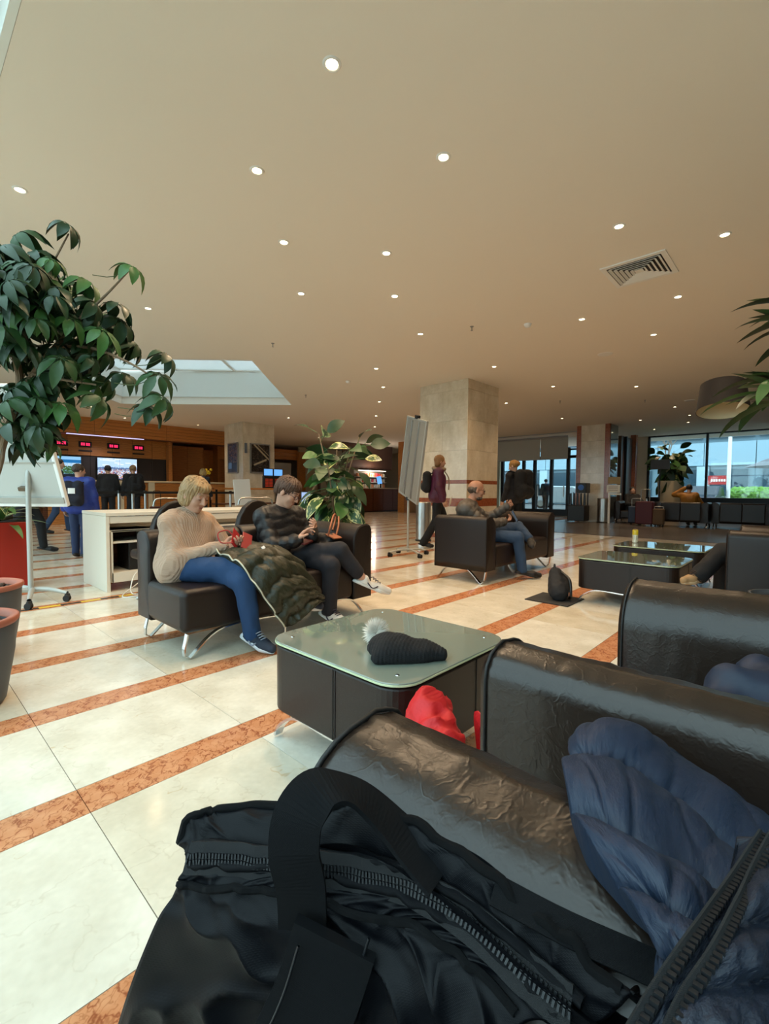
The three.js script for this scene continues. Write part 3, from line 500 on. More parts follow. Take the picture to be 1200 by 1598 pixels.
// easels
function caster(o, x, z, y = 0) { const c = part(o, 'caster', [cyl(0.03, 0.03, 0.022, 14).rotateX(Math.PI / 2).translate(x, y + 0.03, z - 0.011), cyl(0.03, 0.03, 0.022, 14).rotateX(Math.PI / 2).translate(x + 0.012, y + 0.03, z + 0.018), rbox(0.03, 0.03, 0.05, 0.01, x, y + 0.055, z)], M.rubber); return c; }
{
  const o = thing('whiteboard_stand', 'rolling whiteboard seen from behind, beside the red planter', 'whiteboard', [0.92, 0, -5.36], Math.atan2(-0.734, 0.679));
  // local x runs along the board, local z towards the viewer
  part(o, 'post', tube([[0, 0.09, 0.02], [0, 1.0, 0.02], [0, 1.2, 0.015], [0, 1.25, -0.02]], 0.022, 30, 10), M.greyMetal);
  const b = part(o, 'board', rbox(1.35, 1.1, 0.03, 0.006, -0.36, 0.55, 0), std(0xb9bab4, 0.55), [-0.04, 0.9, -0.1], [0.34, 0, 0]);
  part(b, 'frame', [rbox(0.035, 1.12, 0.045, 0.008, 0.315, 0.55, 0), rbox(0.035, 1.12, 0.045, 0.008, -1.03, 0.55, 0), rbox(1.38, 0.035, 0.045, 0.008, -0.36, 0, 0), rbox(1.38, 0.035, 0.045, 0.008, -0.36, 1.1, 0)], M.white);
  part(b, 'crossbar', [rbox(1.3, 0.02, 0.012, 0.004, -0.33, 0.42, 0.02), rbox(1.3, 0.06, 0.02, 0.004, -0.33, 0.05, 0.022)], M.greyMetal);
  part(b, 'bracket', rbox(0.09, 0.04, 0.05, 0.008, -0.02, 0.17, 0.035), std(0x5d4a35, 0.5));
  const feet = [[0.22, 0.33], [0.34, 0.02], [-0.25, 0.25], [-0.3, -0.15]];
  for (const [x, z] of feet) { part(o, 'foot_arm', taperTube([[0, 0.1, 0], [x * 0.5, 0.105, z * 0.5], [x, 0.075, z]], 0.026, 0.018, 12, 8), M.greyMetal); caster(o, x, z); }
}
{
  const o = thing('flip_chart', 'tilted flip chart easel on a wheeled silver stand before the stone column', 'flip chart', [5.77, 0, -4.82], 0);
  part(o, 'post', cyl(0.019, 0.019, 0.9, 12, 0, 0.06, 0), M.greyMetal); part(o, 'clamp', rbox(0.06, 0.06, 0.06, 0.012, -0.03, 0.93, 0.02), M.blackPlastic); part(o, 'upper_post', taperTube([[0, 0.9, 0], [0.06, 1.5, -0.05]], 0.016, 0.014, 4, 10), M.greyMetal);
  const b = part(o, 'board', rbox(0.7, 1.25, 0.025, 0.006, 0, 0.62, 0), std(0x8f8a80, 0.5), [-0.03, 0.95, 0.02], [0, 1.12, 0.26]);
  part(b, 'frame', [rbox(0.03, 1.28, 0.04, 0.006, 0.35, 0.62, 0), rbox(0.03, 1.28, 0.04, 0.006, -0.35, 0.62, 0), rbox(0.7, 0.03, 0.04, 0.006, 0, 0, 0), rbox(0.7, 0.03, 0.04, 0.006, 0, 1.25, 0)], M.greyMetal);
  part(b, 'paper_pad', rbox(0.6, 1.1, 0.012, 0.003, 0, 0.62, 0.02), M.paper); part(b, 'rail', [rbox(0.03, 1.2, 0.02, 0.004, 0.13, 0.62, -0.022), rbox(0.03, 1.2, 0.02, 0.004, -0.13, 0.62, -0.022)], M.steel); part(b, 'top_clip', rbox(0.1, 0.06, 0.06, 0.012, 0, 1.28, 0), M.blackPlastic);
  for (const a of [0.35, 1.9, 3.5, 5.05]) { const x = 0.34 * Math.cos(a), z = 0.34 * Math.sin(a); part(o, 'foot_arm', taperTube([[0, 0.1, 0], [x * 0.5, 0.1, z * 0.5], [x, 0.07, z]], 0.02, 0.013, 10, 8), M.greyMetal); caster(o, x, z); }
}
function bin(label, x, z, r, h) { const o = thing('litter_bin', label, 'bin', [x, 0, z]); part(o, 'body', lathe([[r * 0.96, 0.03], [r, 0.05], [r, h - 0.02], [r * 0.97, h], [r * 0.8, h], [r * 0.8, h - 0.1]], 28), M.steel); part(o, 'base_ring', lathe([[0, 0], [r * 1.08, 0], [r * 1.08, 0.03], [0, 0.035]], 24), M.blackPlastic); }
bin('brushed steel cylinder bin standing in front of the near stone column', 7.75, -6.05, 0.16, 0.82);
bin('brushed steel cylinder bin at the foot of the pier by the entrance', 17.0, -5.35, 0.2, 0.85);
// near plant pots (left edge)
function bigPot(label, x, z, r, h) {
  const o = thing('plant_pot', label, 'plant pot', [x, 0, z]);
  part(o, 'tub', lathe([[0, 0], [r * 0.7, 0], [r * 0.76, 0.02], [r * 0.93, h * 0.6], [r * 0.97, h - 0.03], [r * 0.86, h - 0.03], [r * 0.86, h - 0.08]], 40), M.potGrey);
  part(o, 'rim', lathe([[r * 0.84, h - 0.035], [r * 0.97, h - 0.035], [r * 1.02, h - 0.02], [r * 1.01, h - 0.003], [r * 0.97, h], [r * 0.86, h - 0.006], [r * 0.84, h - 0.035]], 40), M.potRim);
  const s = new THREE.CircleGeometry(r * 0.86, 28).rotateX(-Math.PI / 2).translate(0, h - 0.05, 0); part(o, 'soil', s, M.soil);
  const rr = rng(x * 100 | 0), pb = []; for (let i = 0; i < 220; i++) { const a = rr() * 6.283, q = Math.sqrt(rr()) * r * 0.82; pb.push(new THREE.IcosahedronGeometry(0.008 + rr() * 0.008, 0).translate(q * Math.cos(a), h - 0.045 + rr() * 0.006, q * Math.sin(a))); }
  part(o, 'clay_pebbles', pb, std(0x4f3a2e, 0.95)).userData.kind = 'stuff'; return o;
}
bigPot('grey tub with terracotta rim and clay pebbles at the front, tree growing in it', 0.21, -2.95, 0.235, 0.43);
bigPot('grey tub with terracotta rim set behind its twin near the whiteboard', 0.36, -3.75, 0.235, 0.46);
{
  const o = thing('red_planter', 'tall glossy red square planter behind the whiteboard stand', 'planter', [0.83, 0, -6.25]);
  part(o, 'box', rbox(0.42, 0.7, 0.42, 0.01, 0, 0.35, 0), M.planterRed); part(o, 'soil', box(0.38, 0.02, 0.38, 0, 0.7, 0), M.soil);
}
// arc lamp
{
  const o = thing('arc_floor_lamp', 'arched floor lamp with a wide dark brown drum shade over the lounge', 'lamp', [7.4, 0, 0.55]);
  const c = [6.18 - 7.4, 0, -0.76 - 0.55];
  part(o, 'base', cyl(0.2, 0.2, 0.04, 28), M.darkFrame);
  part(o, 'arm', tube([[0, 0.04, 0], [0.02, 1.2, 0.02], [-0.05, 2.0, -0.05], [-0.4, 2.32, -0.45], [c[0] + 0.3, 2.3, c[2] + 0.35], [c[0], 2.24, c[2]]], 0.012, 50, 8), M.darkFrame);
  const hd = new THREE.Group(); hd.name = 'lamp_head'; hd.position.set(c[0], 2.22, c[2]); hd.rotation.set(-0.05, 0, -0.24); o.add(hd);
  const lin = std(0xcdbd98, 0.9, { side: THREE.DoubleSide });
  part(hd, 'shade', lathe([[0.237, -0.3], [0.24, -0.3], [0.205, 0], [0.203, 0]], 40), std(0x140e0b, 0.85, { side: THREE.DoubleSide })); part(hd, 'shade_lining', lathe([[0.2, -0.002], [0.235, -0.298]], 40), lin); part(hd, 'shade_top', new THREE.CircleGeometry(0.203, 32).rotateX(Math.PI / 2).translate(0, -0.003, 0), lin);
  part(hd, 'bulb', ball(0.045, 0, -0.15, 0, 1, 1.2, 1), std(0xf2ecd8, 0.4)); part(hd, 'socket', cyl(0.02, 0.02, 0.1, 10, 0, -0.105, 0), M.satin);
}
// ---------- small things ----------
{
  // black knitted hat with white fur pompom, lying on the glass
  const hat = thing('knitted_hat', 'black knitted bobble hat with a white fur pompom lying on the glass table', 'hat', [1.32, 0.4315, -1.12], Math.atan2(-0.734, 0.679));
  part(hat, 'crown', sdf([{ c: [-0.055, 0.036, 0.015], s: [0.08, 0.046, 0.095] }, { c: [0.03, 0.03, 0.035], s: [0.1, 0.036, 0.07], k: 0.04 }, { a: [0.08, 0.024, 0.03], b: [0.14, 0.02, 0.045], r0: 0.03, r1: 0.018, k: 0.03 }, { a: [-0.1, 0.02, 0.1], b: [0.13, 0.02, 0.06], r0: 0.02, r1: 0.018, k: 0.03 }], 0.005, { cut: 0.0, disp: (x, y, z) => 0.0015 * Math.sin((x * 0.9 + z * 0.3) * 520) + 0.003 * n3(x * 14, y * 14, z * 14) }), std(0x09090b, 0.95, { bumpMap: tKnit, bumpScale: 0.0006 }));
  const r = rng(12), tuft = []; for (let i = 0; i < 700; i++) { const d = V(r() - 0.5, r() - 0.35, r() - 0.5).normalize(), L = 0.045 + r() * 0.022; const g = new THREE.ConeGeometry(0.0035, L, 4, 1, true).translate(0, L / 2, 0); g.applyQuaternion(new THREE.Quaternion().setFromUnitVectors(V(0, 1, 0), d)); tuft.push(g); }
  part(hat, 'pompom', tuft, std(0xe6e0d6, 1, { side: THREE.DoubleSide }), [-0.105, 0.05, -0.11], null, 'white fur pompom').userData.kind = 'stuff';
  // red cloth bag between the seats
  const rb = thing('red_bag', 'crumpled bright red cloth bag on the floor between table and armchair', 'bag', [0.985, 0, -0.7], 0.75); rb.scale.set(1.05, 1.1, 1.05);
  const redM = std(0xc4151a, 0.62, { bumpMap: tCloth, bumpScale: 0.006 });
  part(rb, 'sack', sdf([{ a: [-0.1, 0.1, 0.02], b: [0.1, 0.1, 0], r0: 0.1, r1: 0.1 }, { a: [-0.15, 0.18, 0], b: [0.13, 0.26, -0.01], r0: 0.09, r1: 0.095, k: 0.06 }, { a: [-0.06, 0.3, -0.01], b: [0.1, 0.38, -0.02], r0: 0.07, r1: 0.055, k: 0.05 }, { a: [-0.15, 0.22, 0.03], b: [-0.02, 0.36, 0.0], r0: 0.05, r1: 0.035, k: 0.05 }, { a: [0.1, 0.3, 0], b: [0.15, 0.36, 0.01], r0: 0.05, r1: 0.03, k: 0.04 }], 0.01, { cut: 0, disp: (x, y, z) => 0.02 * fbm(x * 9, y * 7, z * 9, 3) + 0.02 * (Math.abs(n3(x * 9, y * 5, z * 9)) - 0.3) }), redM);
  part(rb, 'strap', [ribbon([[-0.02, 0.28, 0.09], [0.0, 0.37, 0.11], [0.05, 0.39, 0.1], [0.06, 0.3, 0.11], [0.04, 0.22, 0.12]], 0.03, (t) => V(0.3, 0, 1), 0.004)], redM);
  // drinks can
  const can = thing('drinks_can', 'yellow and white drinks can standing on the far glass table', 'can', [6.3, 0.431, -1.6]);
  part(can, 'body', lathe([[0, 0], [0.026, 0], [0.033, 0.012], [0.033, 0.15], [0.027, 0.165], [0, 0.165]], 20), std(0xd9d7c4, 0.35, { metalness: 0.3 })); part(can, 'band', lathe([[0.0335, 0.1], [0.0335, 0.152], [0.0275, 0.166], [0.0275, 0.1]], 20), std(0xc9b228, 0.35)); part(can, 'emblem', lathe([[0.0336, 0.04], [0.0336, 0.09]], 8, 0, 0, 0), std(0x6a6a58, 0.5));
  // backpack and mat beside table two
  const bp = thing('floor_backpack', 'black backpack slumped on a dark mat against the low table', 'backpack', [4.45, 0.012, -1.8], 0.5);
  part(bp, 'body', sdf([{ a: [-0.03, 0.1, 0], b: [0.06, 0.24, -0.02], r0: 0.1, r1: 0.06 }, { a: [-0.08, 0.07, 0], b: [0.13, 0.07, 0.03], r0: 0.08, r1: 0.08 }, { a: [0.04, 0.12, 0.05], b: [0.1, 0.2, 0.02], r0: 0.08, r1: 0.06 }], 0.012, { cut: 0, disp: (x, y, z) => 0.012 * fbm(x * 9, y * 9, z * 9, 3) }), std(0x131316, 0.8)); part(bp, 'handle', tube([[0.03, 0.28, -0.03], [0.06, 0.325, -0.03], [0.1, 0.27, -0.03]], 0.009, 12, 6), M.blackPlastic); part(bp, 'strap', tube([[0.0, 0.26, 0.03], [-0.1, 0.2, 0.09], [-0.13, 0.06, 0.1], [-0.05, 0.02, 0.1]], 0.014, 18, 6), M.blackPlastic);
  solo('floor_mat', 'thin dark grey mat on the tiles under the slumped backpack', 'mat', rbox(0.42, 0.01, 0.42, 0.003, 0, 0.006, 0), std(0x2b2927, 0.9), [4.42, 0, -1.82]);
}

// ================= PEOPLE =================
const SKIN = { fair: 0xbf9178, tan: 0xa3735a };
const sub3 = (a, b) => [a[0] - b[0], a[1] - b[1], a[2] - b[2]], add3 = (a, b) => [a[0] + b[0], a[1] + b[1], a[2] + b[2]], mix3 = (a, b, t) => [lerp(a[0], b[0], t), lerp(a[1], b[1], t), lerp(a[2], b[2], t)], mul3 = (a, s) => [a[0] * s, a[1] * s, a[2] * s];
const norm3 = (a) => mul3(a, 1 / (Math.hypot(...a) || 1)), cross3 = (a, b) => [a[1] * b[2] - a[2] * b[1], a[2] * b[0] - a[0] * b[2], a[0] * b[1] - a[1] * b[0]];
function headPrims(c, q, s = 1) {                      // face looks along +z of q
  const P = (x, y, z) => V(x * s, y * s, z * s).applyQuaternion(q).add(V(...c)).toArray(), E = (x, y, z, a, b, d, k = 0.02, o = {}) => ({ c: P(x, y, z), s: [a * s, b * s, d * s], q, k: k * s, ...o }), C = (a, b, r0, r1, k = 0.012, o = {}) => ({ a: P(...a), b: P(...b), r0: r0 * s, r1: r1 * s, k: k * s, ...o });
  return [E(0, 0.028, -0.012, 0.074, 0.088, 0.094), E(0, -0.04, 0.028, 0.056, 0.078, 0.06, 0.03), E(0, -0.092, 0.06, 0.024, 0.02, 0.02, 0.03),
    E(0.033, -0.028, 0.062, 0.026, 0.024, 0.022, 0.025), E(-0.033, -0.028, 0.062, 0.026, 0.024, 0.022, 0.025), C([-0.035, 0.024, 0.076], [0.035, 0.024, 0.076], 0.01, 0.01, 0.015),
    C([0, 0.014, 0.086], [0, -0.028, 0.106], 0.008, 0.011), C([-0.012, -0.031, 0.094], [0.012, -0.031, 0.094], 0.007, 0.007, 0.008),
    E(0.031, 0.006, 0.098, 0.017, 0.012, 0.018, 0.01, { sub: true }), E(-0.031, 0.006, 0.098, 0.017, 0.012, 0.018, 0.01, { sub: true }),
    C([-0.016, -0.058, 0.084], [0.016, -0.058, 0.084], 0.006, 0.006, 0.006), C([-0.013, -0.067, 0.083], [0.013, -0.067, 0.083], 0.0065, 0.0065, 0.005),
    E(0.076, -0.008, -0.004, 0.01, 0.03, 0.018, 0.008), E(-0.076, -0.008, -0.004, 0.01, 0.03, 0.018, 0.008)];
}
function handPrims(w, dir, palm, curl = 0.5, side = 1, s = 1, point = false) {   // wrist, finger direction, palm normal; side +1: thumb towards dir x palm
  const f = norm3(dir), n = norm3(sub3(palm, mul3(f, f[0] * palm[0] + f[1] * palm[1] + f[2] * palm[2]))), t = mul3(cross3(f, n), side), out = [];
  const at = (a, b, c) => add3(w, add3(mul3(f, a * s), add3(mul3(t, b * s), mul3(n, c * s))));
  for (const b of [-0.028, -0.01, 0.01, 0.028]) out.push({ a: at(0.005, b * 0.6, 0), b: at(0.085, b, 0), r0: 0.015 * s, r1: 0.012 * s, k: 0.012 });
  [[0.028, 0.07, 0.7], [0.01, 0.078, 0.95], [-0.01, 0.072, 1.0], [-0.028, 0.056, 1.1]].forEach(([b, L, cf], i) => {
    let p = [0.085, b, 0], ang = 0; const c = point && i === 0 ? 0.25 : curl * cf;
    for (const [l, r] of [[0.45, 0.0092], [0.32, 0.0084], [0.26, 0.0076]]) { ang += c; const q = [p[0] + Math.cos(ang) * L * l * 1.05, p[1] * 1.0, p[2] + Math.sin(ang) * L * l * 1.05]; out.push({ a: at(...p), b: at(...q), r0: r * s, r1: r * 0.92 * s, k: 0.004 }); p = q; }
  });
  out.push({ a: at(0.02, 0.025, 0.004), b: at(0.05, 0.05, 0.02), r0: 0.014 * s, r1: 0.011 * s, k: 0.012 }, { a: at(0.05, 0.05, 0.02), b: at(0.085, 0.05, 0.038), r0: 0.0105 * s, r1: 0.0085 * s, k: 0.005 });
  return out;
}
function capsules(list) { return list.map(([a, b, r0, r1, o]) => ({ a, b, r0, r1: r1 ?? r0, ...(o ?? {}) })); }
function faceQuat(yaw, pitch, roll = 0) { return new THREE.Quaternion().setFromEuler(new THREE.Euler(pitch, yaw, roll, 'YXZ')); }
// j: joints in world space; cloth: materials and cuts
function person(label, base, j, c) {
  const o = thing('person', label, 'person', base, 0, c.group), L = (p) => sub3(p, base), J = {}; for (const k of Object.keys(j)) J[k] = Array.isArray(j[k]) && j[k].length === 3 && typeof j[k][0] === 'number' ? L(j[k]) : j[k];
  const cell = c.cell ?? 0.014, S = c.scale ?? 1, q = faceQuat(j.yaw, j.pitch ?? 0, j.roll ?? 0), ax = norm3(sub3(J.shL, J.shR)), pl = mul3(ax, 0.075 * S), cl = mul3(ax, 0.085 * S);
  const limb = (s) => [[J['sh' + s], J['el' + s], 0.045 * S, 0.037 * S], [J['el' + s], J['wr' + s], 0.037 * S, 0.025 * S]];
  const leg = (s) => [[J['hip' + s], J['kn' + s], 0.078 * S, 0.056 * S], [J['kn' + s], J['an' + s], 0.054 * S, 0.036 * S]];
  const torso = [[sub3(J.pelvis, pl), sub3(J.chest, cl), 0.1 * S, 0.092 * S], [add3(J.pelvis, pl), add3(J.chest, cl), 0.1 * S, 0.092 * S], [J.shR, J.shL, 0.05 * S, 0.05 * S], [add3(J.pelvis, [0, 0.02, 0]), J.chest, 0.105 * S, 0.1 * S], [J.chest, J.neck, 0.075 * S, 0.05 * S]];
  const skin = std(c.skin ?? SKIN.fair, 0.55);
  const neckTop = V(0, -0.05 * S, -0.015 * S).applyQuaternion(q).add(V(...J.head)).toArray();
  const body = [sdf(capsules([...torso, ...limb('L'), ...limb('R'), ...leg('L'), ...leg('R'), [J.neck, neckTop, 0.05 * S, 0.05 * S]]), cell, { k: 0.03 }), sdf([...headPrims(J.head, q, S), { a: J.neck, b: neckTop, r0: 0.05 * S, r1: 0.048 * S, k: 0.02 }], c.far ? 0.009 : 0.005)];
  if (j.handL) body.push(sdf(handPrims(J.wrL, j.handL.dir, j.handL.palm, j.handL.curl, j.handL.side ?? -1, S, j.handL.point), c.far ? 0.007 : 0.004));
  if (j.handR) body.push(sdf(handPrims(J.wrR, j.handR.dir, j.handR.palm, j.handR.curl, j.handR.side ?? 1, S, j.handR.point), c.far ? 0.007 : 0.004));
  part(o, 'body', body, skin);
  const grow = (list, d, extra) => list.map(([a, b, r0, r1]) => ({ a, b, r0: r0 + d, r1: r1 + d, ...extra }));
  const rough = (amp, f) => (x, y, z) => amp * fbm(x * f, y * f * 0.6, z * f, 3);
  // garments
  const T = c.top; if (T) {
    const d = T.d ?? 0.018, qu = T.quilt ? { quilt: T.quilt } : {};
    const low = T.hem ? [[sub3(J.pelvis, pl), add3(J.pelvis, pl), 0.1 * S, 0.1 * S]] : [];
    part(o, T.name, sdf([...grow(torso.slice(0, 4), d + 0.01, qu), ...grow([[J.chest, mix3(J.chest, J.neck, 0.7), 0.075 * S, 0.062 * S]], d * 0.5, {}), ...grow([...limb('L'), ...limb('R')], T.sleeve ?? d, qu).map((p) => ({ ...p, r1: Math.max(p.r1, 0.036 * S) })), ...grow(low, d + 0.03, {})], T.cell ?? cell * 0.8, { k: 0.03, disp: rough(T.wr ?? 0.01, T.wf ?? 8) }), T.mat);
  }
  if (T?.trim) { const nk = mix3(J.chest, J.neck, 0.85), q2 = new THREE.Quaternion().setFromUnitVectors(V(0, 0, 1), V(...norm3(sub3(J.head, J.neck)))); part(o, 'collar', new THREE.TorusGeometry(0.062 * S, 0.013, 8, 28).applyQuaternion(q2).translate(...add3(nk, [0, 0.012, 0.006])), T.trim); for (const s of ['L', 'R']) { const a = mix3(J['el' + s], J['wr' + s], 0.9), e = norm3(sub3(J['wr' + s], J['el' + s])); part(o, 'cuff', tube([add3(a, mul3(e, -0.03)), add3(a, mul3(e, 0.02))], 0.04 * S, 4, 14), T.trim); } }
  const U = c.trousers; if (U) part(o, U.name, sdf([...grow([[sub3(J.pelvis, pl), add3(J.pelvis, pl), 0.1 * S, 0.1 * S]], 0.016, {}), ...['L', 'R'].flatMap((s) => grow([[J['hip' + s], J['kn' + s], 0.08 * S, 0.06 * S], [J['kn' + s], mix3(J['kn' + s], J['an' + s], U['cut' + s] ?? U.cut ?? 0.97), 0.06 * S, (U.flare ?? 0.045) * S]], 0.012, {}))], cell * 0.8, { k: 0.02, disp: rough(U.wr ?? 0.008, 10) }), U.mat);
  for (const s of ['L', 'R']) {
    if (!J['toe' + s]) continue; const sh = c['shoe' + s] ?? c.shoe; if (!sh) continue; const an = J['an' + s], toe = J['toe' + s], f = norm3(sub3(toe, an)), upv = j['soleUp' + s] ?? [0, 1, 0], n = norm3(sub3(upv, mul3(f, f[0] * upv[0] + f[1] * upv[1] + f[2] * upv[2]))), heel = add3(an, add3(mul3(f, -0.05 * S), mul3(n, -0.045 * S))), t2 = add3(toe, mul3(n, 0.0)), ball_ = mix3(heel, t2, 0.68);
    const m = part(o, 'shoe', sdf([{ a: heel, b: ball_, r0: 0.036 * S, r1: 0.043 * S }, { a: ball_, b: t2, r0: 0.043 * S, r1: 0.03 * S }, { a: add3(an, mul3(n, 0.005)), b: mix3(heel, ball_, 0.3), r0: 0.042 * S, r1: 0.045 * S, k: 0.03 }], 0.007, { clip: (x, y, z) => -((x - t2[0]) * n[0] + (y - t2[1]) * n[1] + (z - t2[2]) * n[2] + 0.028 * S) }), sh.mat);
    part(m, 'sole', sdf([{ a: heel, b: ball_, r0: 0.04 * S, r1: 0.047 * S }, { a: ball_, b: t2, r0: 0.047 * S, r1: 0.034 * S }], 0.007, { clip: (x, y, z) => { const e = (x - t2[0]) * n[0] + (y - t2[1]) * n[1] + (z - t2[2]) * n[2]; return Math.max(e + 0.016 * S, -(e + 0.045 * S)); } }), sh.sole);
    if (sh.laces) { const w = cross3(n, f), g = []; for (let k = 0; k < 4; k++) { const p = add3(mix3(an, ball_, 0.42 + k * 0.16), mul3(n, 0.05 - k * 0.004)); g.push(tube([add3(p, mul3(w, -0.028)), add3(p, add3(mul3(n, 0.012), mul3(f, 0.008))), add3(p, mul3(w, 0.028))], 0.004, 8, 5)); } part(m, 'laces', g, sh.laces); const st = []; for (const sd of [-1, 1]) st.push(tube([add3(mix3(heel, ball_, 0.35), add3(mul3(w, sd * 0.045), mul3(n, 0.03))), add3(mix3(heel, ball_, 0.65), add3(mul3(w, sd * 0.049), mul3(n, -0.005))), add3(mix3(heel, ball_, 0.85), add3(mul3(w, sd * 0.047), mul3(n, 0.02)))], 0.005, 12, 5)); part(m, 'side_stripe', st, sh.laces); }
  }
  // hair
  const Hh = c.hair; if (Hh) {
    const P = (x, y, z) => V(x * S, y * S, z * S).applyQuaternion(q).add(V(...J.head)).toArray(), E = (x, y, z, a, b, d, o2 = {}) => ({ c: P(x, y, z), s: [a * S, b * S, d * S], q, k: 0.02, ...o2 });
    const list = [...(Hh.bald ? [] : [E(0, 0.038, -0.02, 0.087, 0.092, 0.1)]), ...(Hh.extra ?? []).map((e) => E(...e)), E(0, Hh.cutY ?? -0.035, 0.1, 0.07, Hh.cutH ?? 0.085, 0.062, { sub: true, k: 0.012 }), ...(Hh.short ? [E(0, -0.11, 0.0, 0.12, 0.085, 0.12, { sub: true, k: 0.01 })] : [])];
    part(o, 'hair', sdf(list, c.far ? 0.009 : 0.006, { disp: (x, y, z) => { const v = V(x - J.head[0], y - J.head[1], z - J.head[2]).applyQuaternion(q.clone().invert()); return (Hh.amp ?? 0.006) * (n3(Math.atan2(v.x, v.z) * 9, v.y * 9, 2) + 0.5 * n3(Math.atan2(v.x, v.z) * 24, v.y * 12, 5)); }, color: (x, y, z) => { const t = 0.5 + 0.5 * n3(x * 60, y * 12, z * 60); return [lerp(0.72, 1.1, t), lerp(0.72, 1.08, t), lerp(0.7, 1.02, t)]; } }), std(Hh.color, 0.6, { vertexColors: true }));
  }
  if (!c.far || c.eyes) {
    const P = (x, y, z) => V(x * S, y * S, z * S).applyQuaternion(q).add(V(...J.head)).toArray();
    for (const s of [-1, 1]) { const e = part(o, 'eye', ball(0.0125 * S, ...P(s * 0.031, 0.004, 0.076), 1, 1, 1, 12), skin); part(e, 'lash_line', tube([P(s * 0.02, -0.001, 0.0865), P(s * 0.031, -0.004, 0.0885), P(s * 0.042, -0.001, 0.085)], 0.0016 * S, 8, 5), std(0x2a1c14, 0.6)); }
    part(o, 'eyebrow', [tube([P(0.014, 0.028, 0.0895), P(0.032, 0.033, 0.086), P(0.05, 0.026, 0.074)], 0.003, 8, 5), tube([P(-0.014, 0.028, 0.0895), P(-0.032, 0.033, 0.086), P(-0.05, 0.026, 0.074)], 0.003, 8, 5)], std(Hh ? Hh.color : 0x5a4634, 0.8));
    part(o, 'lips', tube([P(-0.02, -0.0615, 0.083), P(0, -0.061, 0.0915), P(0.02, -0.0615, 0.083)], 0.0042, 10, 6), std(0x9c5a50, 0.5));
    if (c.glasses) { const g = []; for (const s of [-1, 1]) { const pts = []; for (let k = 0; k < 12; k++) { const a = k / 12 * 2 * Math.PI; pts.push(P(s * 0.032 + 0.024 * Math.cos(a), 0.0 + 0.017 * Math.sin(a), 0.104 - Math.abs(0.024 * Math.cos(a) * s + 0.032) * 0.12)); } g.push(tube(pts, 0.0022, 30, 5, true)); g.push(tube([P(s * 0.056, 0.004, 0.098), P(s * 0.08, 0.006, 0.05), P(s * 0.079, 0.002, -0.005)], 0.002, 8, 5)); } g.push(tube([P(-0.009, 0.003, 0.106), P(0, 0.006, 0.109), P(0.009, 0.003, 0.106)], 0.002, 6, 5)); part(o, 'glasses', g, std(c.glasses, 0.3)); }
  }
  return o;
}
const denim = (h) => std(h, 0.85, { bumpMap: tWeave, bumpScale: 0.0006 }), knit = std(0xb39882, 0.95, { bumpMap: tKnit, bumpScale: 0.0035 }), puff = (h) => phys(h, 0.5, { bumpMap: tCloth, bumpScale: 0.004, sheen: 0.2 });
const whiteSole = std(0xd8d8d4, 0.6), sneaker = { mat: std(0xcfcac2, 0.7), sole: whiteSole, laces: std(0x2a2438, 0.7) }, navyShoe = { mat: std(0x1c2433, 0.75), sole: std(0xc9ccd0, 0.6), laces: std(0x8a93a0, 0.7) }, blackShoe = { mat: std(0x0f0f11, 0.6), sole: std(0x1a1817, 0.7) };
// 1: woman in the beige sweater
const w1 = person('woman in a beige knitted sweater and blue jeans looking down at her phone', [1.42, 0, -3.1], {
  pelvis: [1.4, 0.53, -3.17], chest: [1.44, 0.8, -3.24], neck: [1.46, 0.89, -3.22], head: [1.475, 1.015, -3.17], yaw: 0.28, pitch: 0.42, roll: -0.05,
  shR: [1.3, 0.82, -3.2], elR: [1.3, 0.6, -3.08], wrR: [1.56, 0.66, -2.95], shL: [1.59, 0.82, -3.27], elL: [1.72, 0.62, -3.17], wrL: [1.66, 0.66, -2.97],
  hipR: [1.33, 0.51, -3.15], knR: [1.6, 0.535, -2.68], anR: [1.95, 0.29, -2.66], toeR: [2.09, 0.225, -2.56], hipL: [1.5, 0.51, -3.17], knL: [1.55, 0.47, -2.66], anL: [1.61, 0.1, -2.66], toeL: [1.65, 0.04, -2.5],
  handR: { dir: [0.75, 0.1, 0.35], palm: [0.2, 0.5, 0.7], curl: 0.55, side: -1 }, handL: { dir: [-0.2, 0.15, 0.9], palm: [-0.5, 0.8, 0.1], curl: 0.5, side: -1 } }, {
  top: { name: 'sweater', mat: knit, d: 0.009, sleeve: 0.016, wr: 0.022, wf: 6, hem: true, trim: std(0xb89c7e, 0.95) }, trousers: { name: 'jeans', mat: denim(0x14365c) }, shoe: navyShoe, skin: SKIN.fair,
  hair: { color: 0xa5875f, extra: [[0, -0.02, -0.05, 0.085, 0.1, 0.06], [0.055, -0.01, 0.0, 0.03, 0.08, 0.05], [-0.055, -0.01, 0.0, 0.03, 0.08, 0.05], [0, 0.075, 0.05, 0.065, 0.03, 0.045]], cutY: -0.045, cutH: 0.09, amp: 0.007 } });
